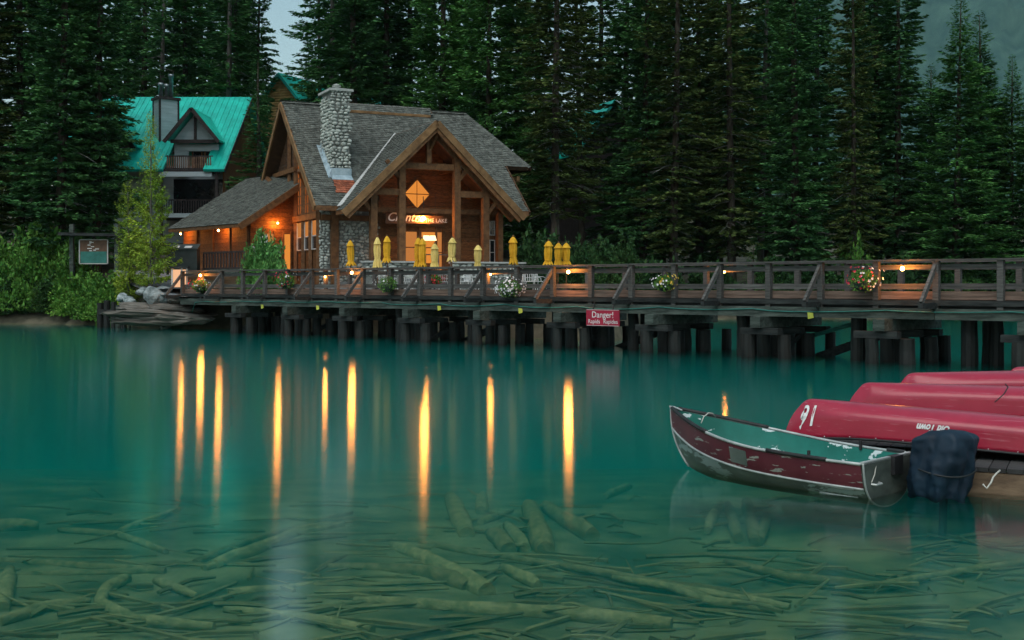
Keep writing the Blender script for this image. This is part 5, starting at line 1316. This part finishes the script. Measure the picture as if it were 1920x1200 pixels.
for sd_ in (1, -1):
    def line(g, off, u0=0, u1=1, n=30): return [Vector((hull(u, g).x, (hull(u, g).y + off) * sd_, hull(u, g).z)) for u in np.linspace(u0, u1, n)]
    MB().tube(line(GM, .006), .016, 6).build('rub_rail', M['alu'], boat, smooth=True, local=True)
    MB().tube(line(1.0, .004), .020, 7).build('gunwale', M['alu'], boat, smooth=True, local=True)
    for a, b_ in ((.72, .99), (.14, .40)) if sd_ == 1 else ((.66, .98), (.02, .10)):
        MB().tube(line(1.01, .005, a, b_, 14), .027, 7).build('rubber_guard', M['black_rubber'], boat, smooth=True, local=True)
    for z0 in (.30, .47):
        MB().tube(line(z0 + .14, .004, .04, .20, 8), .011, 5).build('stiffening_rib', M['alu'], boat, smooth=True, local=True)
MB().tube([Vector((hull(1, g).x + .008, 0, hull(1, g).z)) for g in np.linspace(0, 1.02, 12)], .016, 6).build('stem', M['alu'], boat, smooth=True, local=True)
tp_ = [Vector((hull(0, g).x, hull(0, g).y, hull(0, g).z)) for g in np.linspace(0, 1, 14)]
ring = tp_ + [Vector((p.x, -p.y, p.z)) for p in reversed(tp_)]
MB().prism([p + Vector((-.005, 0, .01 if p.z > .3 else 0)) for p in ring], (-.035, 0, 0)).build('transom', M['transom'], boat, local=True)
MB().tube([p + Vector((-.03, .004, 0)) for p in tp_], .013, 5).build('transom_rim', M['alu'], boat, local=True)
MB().tube([p + Vector((-.03, -.004, 0)) if False else Vector((p.x - .03, -p.y - .004, p.z)) for p in tp_], .013, 5).build('transom_rim', M['alu'], boat, local=True)
MB().beam((-.035, hull(0, 1).y, .43), (-.035, -hull(0, 1).y, .43), .05, .03).build('transom_cap', M['alu'], boat, local=True)
MB().tube([(-.05, .44, .17), (-.11, .42, .165), (-.11, .28, .165), (-.05, .26, .17)], .014, 6).build('handle', M['alu'], boat, local=True)
MB().tube([(-.05, .30, .40), (-.07, .38, .28), (-.06, .44, .19)], .007, 5).build('cord', M['rope'], boat, local=True)
for u, hz_ in ((.30, .22), (.62, .26), (.06, .22)):
    hw = hull(u, .62).y - .02; MB().box((u * BL, 0, hz_), (.24, 2 * hw, .03)).build('seat', M['boat_green'], boat, local=True)
pl_ = [Vector((hull(.50 + d_, .93 - e_).x, hull(.50 + d_, .93 - e_).y + .006, hull(.50 + d_, .93 - e_).z)) for d_, e_ in ((0, 0), (.085, 0), (.085, .22), (0, .22))]
MB().prism(pl_, (0, .006, 0)).build('number_plate', M['hull_low'], boat, local=True)
for sd_ in (1, -1): MB().tube([Vector((hull(.22, 1).x, sd_ * (hull(.22, 1).y - .03), .40)), Vector((hull(.22, 1).x, sd_ * (hull(.22, 1).y - .03), .52))], .02, 6).build('oarlock', M['iron'], boat, local=True)
bx = hull(1, 1).x
MB().tube([(bx - .02, .02, .78), (bx + .03, 0, .83), (bx - .03, -.03, .82), (bx - .12, .0, .80), (bx - .20, .03, .79)], .012, 5).build('bow_ring', M['alu'], boat, smooth=True, local=True)
rope_pts = [(bx - .62, .18, .66), (bx - .62, .12, .74), (bx - .60, -.02, .78), (bx - .58, -.15, .76), (bx - .55, -.26, .70)]
tag(MB().tube([BP + Matrix.Rotation(BR, 3, 'Z') @ Vector(q) for q in rope_pts], .008, 5).build('rope', M['rope'], smooth=True), 'thin pale rope arched over the bow of the rowing boat', 'rope')
# outboard motor under a cloth cover
om = thing('outboard_motor', 'outboard motor wrapped in a navy cloth cover on the boat transom', 'outboard motor', BP + BD * -.28, BR)
import bmesh
mc = MB(); rings = 46; seg = 96; vs_ = []
for k in range(rings):
    f = k / (rings - 1)                                   # 0 crown .. 1 hem
    if f < .28: q = math.sin(f / .28 * math.pi / 2); bz = .86 - .16 * (1 - math.cos(f / .28 * math.pi / 2))
    else: q = 1 + .06 * math.sin((f - .28) / .72 * 3.1) - .20 * ((f - .28) / .72) ** 2.5; bz = .70 - .70 * (f - .28) / .72
    A = .03 + .17 * max(0, f - .12) ** .8
    for j_ in range(seg):
        th = 6.2832 * j_ / seg
        sq = (abs(math.cos(th)) ** 3 + abs(math.sin(th)) ** 3) ** (-1 / 3)
        rd = lambda x: 1 - 2 * abs(math.sin(x / 2)) ** .7        # sharp pleat ridges
        fold = .55 * rd(5 * th + 3.2 * f + .6) + .35 * rd(8 * th - 4.5 * f + 2.0) + .25 * rd(13 * th + 6 * f)
        drape = .09 * math.sin(th * 1 + .6) * f + .06 * math.sin(2 * th + 7 * f)
        r_ = q * (1 + A * fold + drape) * sq
        vs_.append((.33 * r_ * math.cos(th) + .03 * f, .36 * r_ * math.sin(th) - .05 * math.sin(f * 3), bz + .10 * math.sin(th - .8) * (1 - f) * min(1, f * 6) + .03 * math.cos(5 * th + 1) * f))
mc.add(vs_, [(k * seg + j_, k * seg + (j_ + 1) % seg, (k + 1) * seg + (j_ + 1) % seg, (k + 1) * seg + j_) for k in range(rings - 1) for j_ in range(seg)])
cv = link_mesh('cover', mc.mesh('cover', M['tarp'], smooth=True), None, om, (-.29, -.40, -.03), scale=(1.05, 1.05, .93))
ds = cv.modifiers.new('folds', 'DISPLACE'); tx = bpy.data.textures.new('folds', 'CLOUDS'); tx.noise_scale = .17; ds.texture = tx; ds.strength = .05; ds.texture_coords = 'LOCAL'
MB().tube([(-.29, -.38, .12), (-.27, -.38, -.5)], .05, 8).build('shaft', M['iron'], om, local=True)
MB().frame((.22, -.16, .34), (.10, 0, 0), (0, .22, 0), (0, 0, .22)).build('clamp', M['iron'], om, local=True)
MB().prism([(-.12, -.22, .16), (-.10, -.20, .02), (-.16, -.30, .0)], (.015, .02, 0)).build('skeg', M['alu'], om, local=True)

o = MB(); seg_ = 40
o.tube([(-.29 + .335 * math.cos(6.2832 * k / seg_) * 1.03, -.40 + .365 * math.sin(6.2832 * k / seg_) * 1.03, .30 + .03 * math.sin(6.2832 * k / seg_ * 2)) for k in range(seg_ + 1)], .010, 5, cap=False)
o.build('tie_cord', M['black_rubber'], om, local=True, smooth=True)
# ------------------------------------------------------------------ dock
DKD = Vector((.90, -.436, 0)).normalized(); DKN = Vector((-.436, -.90, 0)).normalized()
DK0 = Vector((5.50, 14.60, 0))
dock = thing('dock', 'low timber dock of grey planks darkened for shade with a brown edge beam, under the canoes', 'dock', DK0)
for i in range(3):
    a = DK0 + DKD * (-.3 + 2.0 * i) + DKN * .02
    MB().beam(Vector((a.x, a.y, .10)), Vector((a.x, a.y, .10)) + DKD * 1.99, .14, .30).build('edge_beam', M['dock_wood'], dock)
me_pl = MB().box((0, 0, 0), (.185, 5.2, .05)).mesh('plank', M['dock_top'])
ang = math.atan2(DKD.y, DKD.x)
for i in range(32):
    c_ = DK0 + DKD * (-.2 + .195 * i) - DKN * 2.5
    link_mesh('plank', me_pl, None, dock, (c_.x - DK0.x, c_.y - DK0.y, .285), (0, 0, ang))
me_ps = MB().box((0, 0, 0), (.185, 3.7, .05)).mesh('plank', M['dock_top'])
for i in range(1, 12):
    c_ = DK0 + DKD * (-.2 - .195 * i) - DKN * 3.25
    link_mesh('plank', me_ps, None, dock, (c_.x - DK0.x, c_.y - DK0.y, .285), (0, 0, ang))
a = DK0 + DKD * -2.4 - DKN * 1.38; MB().beam(Vector((a.x, a.y, .10)), Vector((a.x, a.y, .10)) + DKD * 2.1, .14, .30).build('edge_beam', M['dock_wood'], dock)
for i in range(4):
    a = DK0 + DKD * (.3 + 1.7 * i) - DKN * .1; MB().tube([(a.x, a.y, -1.0), (a.x, a.y, .05)], .11, 9).build('pile', M['pile'], dock)
# canoe rack
rack = thing('canoe_rack', 'dark low timber rack carrying the upturned red canoes on the dock', 'rack', DK0 - DKN * 1.0)
RX = Vector((.80, -.60, 0)); 
for q in (.75, 3.4):
    a = DK0 + DKD * q - DKN * .25; b_ = a - DKN * 5.0
    MB().beam(Vector((a.x, a.y, .40)), Vector((b_.x, b_.y, .62)), .10, .10).build('crossbar', M['bridge_dark'], rack)
    for f in (.04, .35, .65, .96):
        p_ = a.lerp(b_, f); MB().box((p_.x, p_.y, .31 + (.05 + .22 * f) / 2), (.10, .10, .05 + .22 * f), ang).build('leg', M['bridge_dark'], rack)

# ------------------------------------------------------------------ upturned canoes
CL = 4.9
def canoe_pt(u, g, side, off=0.0):
    """u -1..1 along, g 0 keel..1 gunwale; upside down: keel up"""
    a = abs(u)
    half = .46 * (1 - a ** 2.6) ** .9 if a < 1 else 0
    depth = .46 + .19 * a ** 4.0                  # ends reach further down (their tips are high when upright)
    keel = .0 - .02 * a ** 2 - .11 * max(0, (a - .86) / .14) ** 2.2
    y = half * (min(1, (g * 1.9)) ** .62) * (1 - .06 * max(0, g - .55))
    x = u * CL / 2 * (1 + .012 * g) - math.copysign(.11 * (1 - g) ** 2 * max(0, (a - .8) / .2) ** 2, u) * 1.6
    z = keel - (depth + keel) * (g ** 1.55 if a < .9 else g ** 1.2)
    p = Vector((x, (y + .004) * side, z))
    if off: p += Vector((0, side * off * min(1, g * 2), off * (1 - g)))
    return p
def canoe_mesh(nm, g0=0, g1=1, n=14):
    m = MB()
    uu = [math.sin(x) for x in np.linspace(-math.pi / 2, math.pi / 2, 57)]
    for sd_ in (1, -1):
        vs = [canoe_pt(u, g0 + (g1 - g0) * k / n, sd_) for u in uu for k in range(n + 1)]
        fs = [(i * (n + 1) + k, i * (n + 1) + k + 1, (i + 1) * (n + 1) + k + 1, (i + 1) * (n + 1) + k) for i in range(len(uu) - 1) for k in range(n)]
        m.add(vs, fs)
    me = m.mesh(nm, M['canoe_red'], smooth=True)
    bm = bmesh.new(); bm.from_mesh(me); bmesh.ops.remove_doubles(bm, verts=bm.verts, dist=.012); bmesh.ops.recalc_face_normals(bm, faces=bm.faces); bm.to_mesh(me); bm.free()
    return me
cme = canoe_mesh('hull')
def gun_mesh():
    m = MB()
    for sd_ in (1, -1): m.tube([canoe_pt(u, 1.0, sd_) for u in np.linspace(-.985, .985, 50)], .018, 6)
    return m.mesh('gunwale', M['black_rubber'], smooth=True)
cgu = gun_mesh()
me_riv = MB().lathe([(.007, -.003), (.007, .003), (.003, .006)], (0, 0, 0), 6).mesh('rivet', M['white_paint'])
M['canoe_red'].node_tree.nodes['Principled BSDF'].inputs['Coat Weight'].default_value = .35
M['canoe_red'].node_tree.nodes['Principled BSDF'].inputs['Coat Roughness'].default_value = .22
def text_on_canoe(body, size, uc, gc, t, shear=0.0, side=1, du=1.0, name='lettering'):
    me = text_mesh(body, size, shear, offset=.004)
    bm = bmesh.new(); bm.from_mesh(me); bmesh.ops.triangulate(bm, faces=bm.faces); bmesh.ops.subdivide_edges(bm, edges=bm.edges, cuts=3); bm.to_mesh(me); bm.free()
    for v in me.vertices:
        x, y, z = v.co
        # lettering is upright when the canoe is upright: upside down here
        u = uc + side * x / (CL / 2) * du; g = gc + y / .42
        # up in text = towards gunwale (down in the picture)
        v.co = canoe_pt(u, min(max(g, 0), 1), side, .010)
    me.materials.clear(); me.materials.append(M['white_paint'])
    return link_mesh(name, me, None, t)
def canoe(label, p, d, tiltx, tilty=0.0, marks=False):
    t = thing('canoe', label, 'canoe', p, 0, 'upturned red canoes on the rack')
    t.rotation_euler = (tiltx, tilty, math.atan2(d[1], d[0]))
    hl_ = link_mesh('hull', cme, None, t)
    so = hl_.modifiers.new('wall', 'SOLIDIFY'); so.thickness = .008
    link_mesh('gunwale', cgu, None, t)
    for i in range(14):
        u = -.9 + i * .138
        for sd_ in (1, -1):
            q = canoe_pt(u, .965, sd_, .006); link_mesh('rivet', me_riv, None, t, q, (-sd_ * math.pi / 2, 0, 0))
    if marks:
        text_on_canoe('16', .27, -.86, .52, t, .15, -1, 1.0)
        text_on_canoe('Old Town', .095, -.20, .66, t, .4, -1)
    return t
def canoe_at(pxa, pya, Da, dirv, back=CL / 2):
    d = Vector((dirv[0], dirv[1], 0)).normalized(); a = at(pxa, pya, Da); c_ = a + d * back; return Vector((c_.x, c_.y, a.z)), d
c1, d1 = canoe_at(1492, 750, 16.5, (.90, -.42), CL / 2 - .1)
canoe('upturned red canoe in front, with white number and script lettering', c1 + Vector((0, 0, -.06)), d1, R(-4), R(2.8), True)
c2, d2 = canoe_at(1600, 736, 17.9, (.95, -.28), CL / 2 - .1)
canoe('upturned red canoe in the middle, with a cord over its hull', c2 + Vector((0, 0, .15)), d2, R(-6), R(.6))
c3, d3 = canoe_at(1685, 716, 19.4, (.98, -.12), CL / 2 - .1)
canoe('upturned red canoe behind the middle one', c3 + Vector((0, 0, .21)), d3, R(-3), R(-1.2))
c4, d4 = canoe_at(1885, 697, 21.0, (.98, .0), CL / 2 - .1)
canoe('rearmost upturned red canoe, only a sliver showing at the right edge', c4 + Vector((0, 0, .14)), d4, 0, R(-1))
cd_ = [at(1885, 720, 16.95), at(1890, 726, 16.85), at(1883, 738, 16.68), at(1872, 748, 16.6), at(1865, 754, 16.58)]
tag(MB().tube(cd_, .008, 5).build('cord', M['black_rubber'], smooth=True), 'thin dark cord hanging over the hull of the middle canoe', 'cord')
# mooring rope on the dock
q0 = at(1843, 908, 13.9)
pts = [q0, at(1850, 916, 13.85), at(1858, 905, 13.9), at(1862, 895, 13.95), at(1868, 888, 14.0), at(1875, 882, 14.1)]
tag(MB().tube(pts, .011, 6).build('mooring_rope', M['rope'], smooth=True), 'short pale mooring rope with a knot at the dock edge', 'rope')

# ------------------------------------------------------------------ sunken logs on the lake bed
def bed_at(px, py):
    D = 14.0
    for _ in range(30):
        dz = float(bed_depth(np.array(D))); D = (CAMZ + dz) * F / (py - HZ)
    return Vector(((px - 960) / F * D, D, -dz))
def sunk(label, pts, r0, r1, lift=.06, seed=0, group='sunken logs on the lake bed'):
    P = [bed_at(x, y) for x, y in pts]; rr = random.Random(seed)
    Q = []
    for a, b_ in zip(P[:-1], P[1:]):
        for f in np.linspace(0, 1, 5)[:-1]: Q.append(a.lerp(b_, f))
    Q.append(P[-1])
    n = len(Q); rad = [(r0 + (r1 - r0) * i / (n - 1)) * rr.uniform(.93, 1.07) * min(1, .72 + 2.2 * min(i, n - 1 - i) / n) for i in range(n)]
    Q = [q + Vector((rr.uniform(-.01, .01), 0, lift + rad[i] * .15)) for i, q in enumerate(Q)]
    m = MB().tube(Q, rad, 14)
    L_ = (Q[-1] - Q[0]).length
    for _ in range(rr.randint(0, 3) if L_ > .8 else 0):
        k = rr.randint(1, n - 2); a = rr.uniform(0, 6.28); d = Vector((math.cos(a), math.sin(a), rr.uniform(.0, .35))); l = rr.uniform(.12, .45)
        m.tube([Q[k], Q[k] + d * (rad[k] + l * .5), Q[k] + d * (rad[k] + l)], [rad[k] * .3, rad[k] * .2, rad[k] * .08], 6)
    me = m.mesh('sunken_log', M['sunk_log'], smooth=True)
    for pg in me.polygons:
        if len(pg.vertices) > 4: pg.use_smooth = False
    off = Vector((seed * 3.7, seed * 1.9, 0))
    for v in me.vertices:
        q = v.co.copy(); v.co += Vector((mnoise.noise(q * 6 + off), mnoise.noise(q * 6 - off), mnoise.noise(q * 7 + off * 2))) * max(r0, r1) * .12
    o = link_mesh('sunken_log', me)
    return tag(o, label, 'log', group)
LOGS = [
 ('short thick sunken log standing almost towards the viewer, left of the log cluster', [(845, 938), (875, 1010)], .12, .14),
 ('thick sunken log in the middle of the cluster below the yellow light streak', [(990, 952), (1005, 990), (1022, 1040)], .12, .15),
 ('curved sunken log right of the cluster middle', [(1020, 952), (1065, 985), (1110, 1012)], .09, .13),
 ('short sunken log at the left foot of the cluster', [(922, 1005), (955, 1038)], .10, .12), ('short sunken log between two thicker ones in the cluster', [(950, 990), (985, 1036)], .07, .10),
 ('stubby sunken log behind the cluster', [(905, 932), (902, 965)], .08, .10), ('small forked sunken branch behind the cluster', [(900, 985), (960, 962)], .06, .04),
 ('big bent sunken trunk with a broad butt in the foreground', [(735, 1030), (800, 1058), (860, 1090), (915, 1120)], .08, .13),
 ('long slender sunken trunk running into the big butt', [(600, 1070), (720, 1075), (810, 1085), (880, 1110)], .05, .11),
 ('very long straight sunken pole across the bottom of the picture', [(665, 1135), (850, 1148), (1050, 1160), (1260, 1180)], .06, .08),
 ('thick leaf shaped sunken log on the left under the pale reflection', [(385, 1072), (450, 1050), (530, 1015), (640, 990)], .05, .06),
 ('broad pale sunken log on the left under the pale reflection', [(400, 1068), (480, 1040), (560, 1005), (620, 990)], .09, .07),
 ('thin sunken pole leaning on the broad pale log', [(365, 1062), (470, 1020), (660, 965)], .06, .03),
 ('long horizontal sunken pole at the left', [(0, 1058), (150, 1070), (310, 1078)], .05, .05), ('lower horizontal sunken pole at the left', [(30, 1085), (170, 1082), (300, 1076)], .04, .04),
 ('sunken log end at the left picture edge', [(0, 992), (70, 990)], .11, .06), ('sunken branch slanting up to the right at left', [(225, 1000), (340, 958)], .05, .04),
 ('sunken branch slanting down to the right at left', [(110, 998), (220, 1008), (310, 1040)], .04, .05),
 ('thick upright sunken log at the lower left edge', [(18, 1078), (5, 1150)], .08, .09), ('curled sunken root at lower left', [(240, 1092), (198, 1112), (188, 1140), (250, 1170), (400, 1184)], .07, .05),
 ('sunken log slanting at the lower left corner', [(0, 1175), (90, 1145), (170, 1135)], .06, .05), ('small sunken log left of the pale reflection', [(290, 1095), (370, 1125)], .05, .04),
 ('short sunken log right of the big butt', [(945, 1072), (1010, 1105)], .07, .07), ('slender sunken pole right of the big butt', [(770, 1020), (900, 1045), (1100, 1075), (1290, 1110)], .05, .04),
 ('sunken log in front of the boat bow', [(1135, 935), (1180, 915)], .06, .07), ('long thin sunken pole below the boat', [(1150, 1090), (1330, 1120), (1480, 1145)], .04, .04),
 ('sunken pole below the boat stern', [(1360, 1060), (1480, 1090), (1640, 1105)], .05, .05), ('slanting sunken branch below the dock', [(1640, 1105), (1760, 1085), (1920, 1060)], .04, .04),
 ('first of four short sunken logs under the boat reflection', [(1350, 950), (1325, 1000)], .08, .07), ('second of four short sunken logs under the boat reflection', [(1365, 950), (1385, 1015)], .07, .08),
 ('third of four short sunken logs under the boat reflection', [(1400, 945), (1415, 1025)], .09, .09), ('fourth of four short sunken logs under the boat reflection', [(1440, 970), (1425, 1020)], .07, .07),
 ('sunken branch in the lower right foreground', [(1230, 1100), (1330, 1135), (1450, 1150)], .04, .05), ('sunken pole in the lower left middle', [(420, 1150), (560, 1165), (700, 1190)], .04, .05),
 ('sunken forked branch by the pale reflection', [(430, 1120), (520, 1112), (600, 1098)], .06, .02),
]
for i, (lb, pts, r0, r1) in enumerate(LOGS): sunk(lb, pts, r0, r1, .03, i)
# small sticks and bark litter covering the bed
g6 = np.random.default_rng(17); m = MB()
for i in range(330):
    px, py = g6.uniform(-60, 1980), 930 + 290 * g6.random() ** .8
    p = bed_at(px, py); a = g6.normal(0, .55) + (math.pi if g6.random() < .5 else 0); l = g6.uniform(.25, 1.5); r_ = g6.uniform(.008, .026)
    d = Vector((math.cos(a), math.sin(a) * 1.1, 0)); e = g6.uniform(-.03, .06)
    q1 = p + d * l
    m.tube([p + Vector((0, 0, r_ + .015)), (p + q1) / 2 + Vector((0, g6.normal(0, .05), r_ + .03)), Vector((q1.x, q1.y, -float(bed_depth(np.array(q1.y))) + r_ + e))], [r_, r_ * 1.1, r_ * .6], 5)
o = m.build('submerged_sticks', M['sunk_stick']); tag(o, 'litter of thin sunken sticks covering the lake bed', 'sticks', kind='stuff')

# ------------------------------------------------------------------ evening haze
hm = bpy.data.materials.new('evening_haze'); hm.use_nodes = True
N = hm.node_tree.nodes; N.clear()
pv = N.new('ShaderNodeVolumePrincipled'); pv.inputs['Color'].default_value = (.52, .76, .84, 1); pv.inputs['Density'].default_value = .00005; pv.inputs['Anisotropy'].default_value = .2
ho = N.new('ShaderNodeOutputMaterial'); hm.node_tree.links.new(pv.outputs[0], ho.inputs['Volume'])
hz_o = MB().box((900, 2500, 1190), (7600, 5200, 2400)).build('haze', hm); tag(hz_o, kind='stuff')
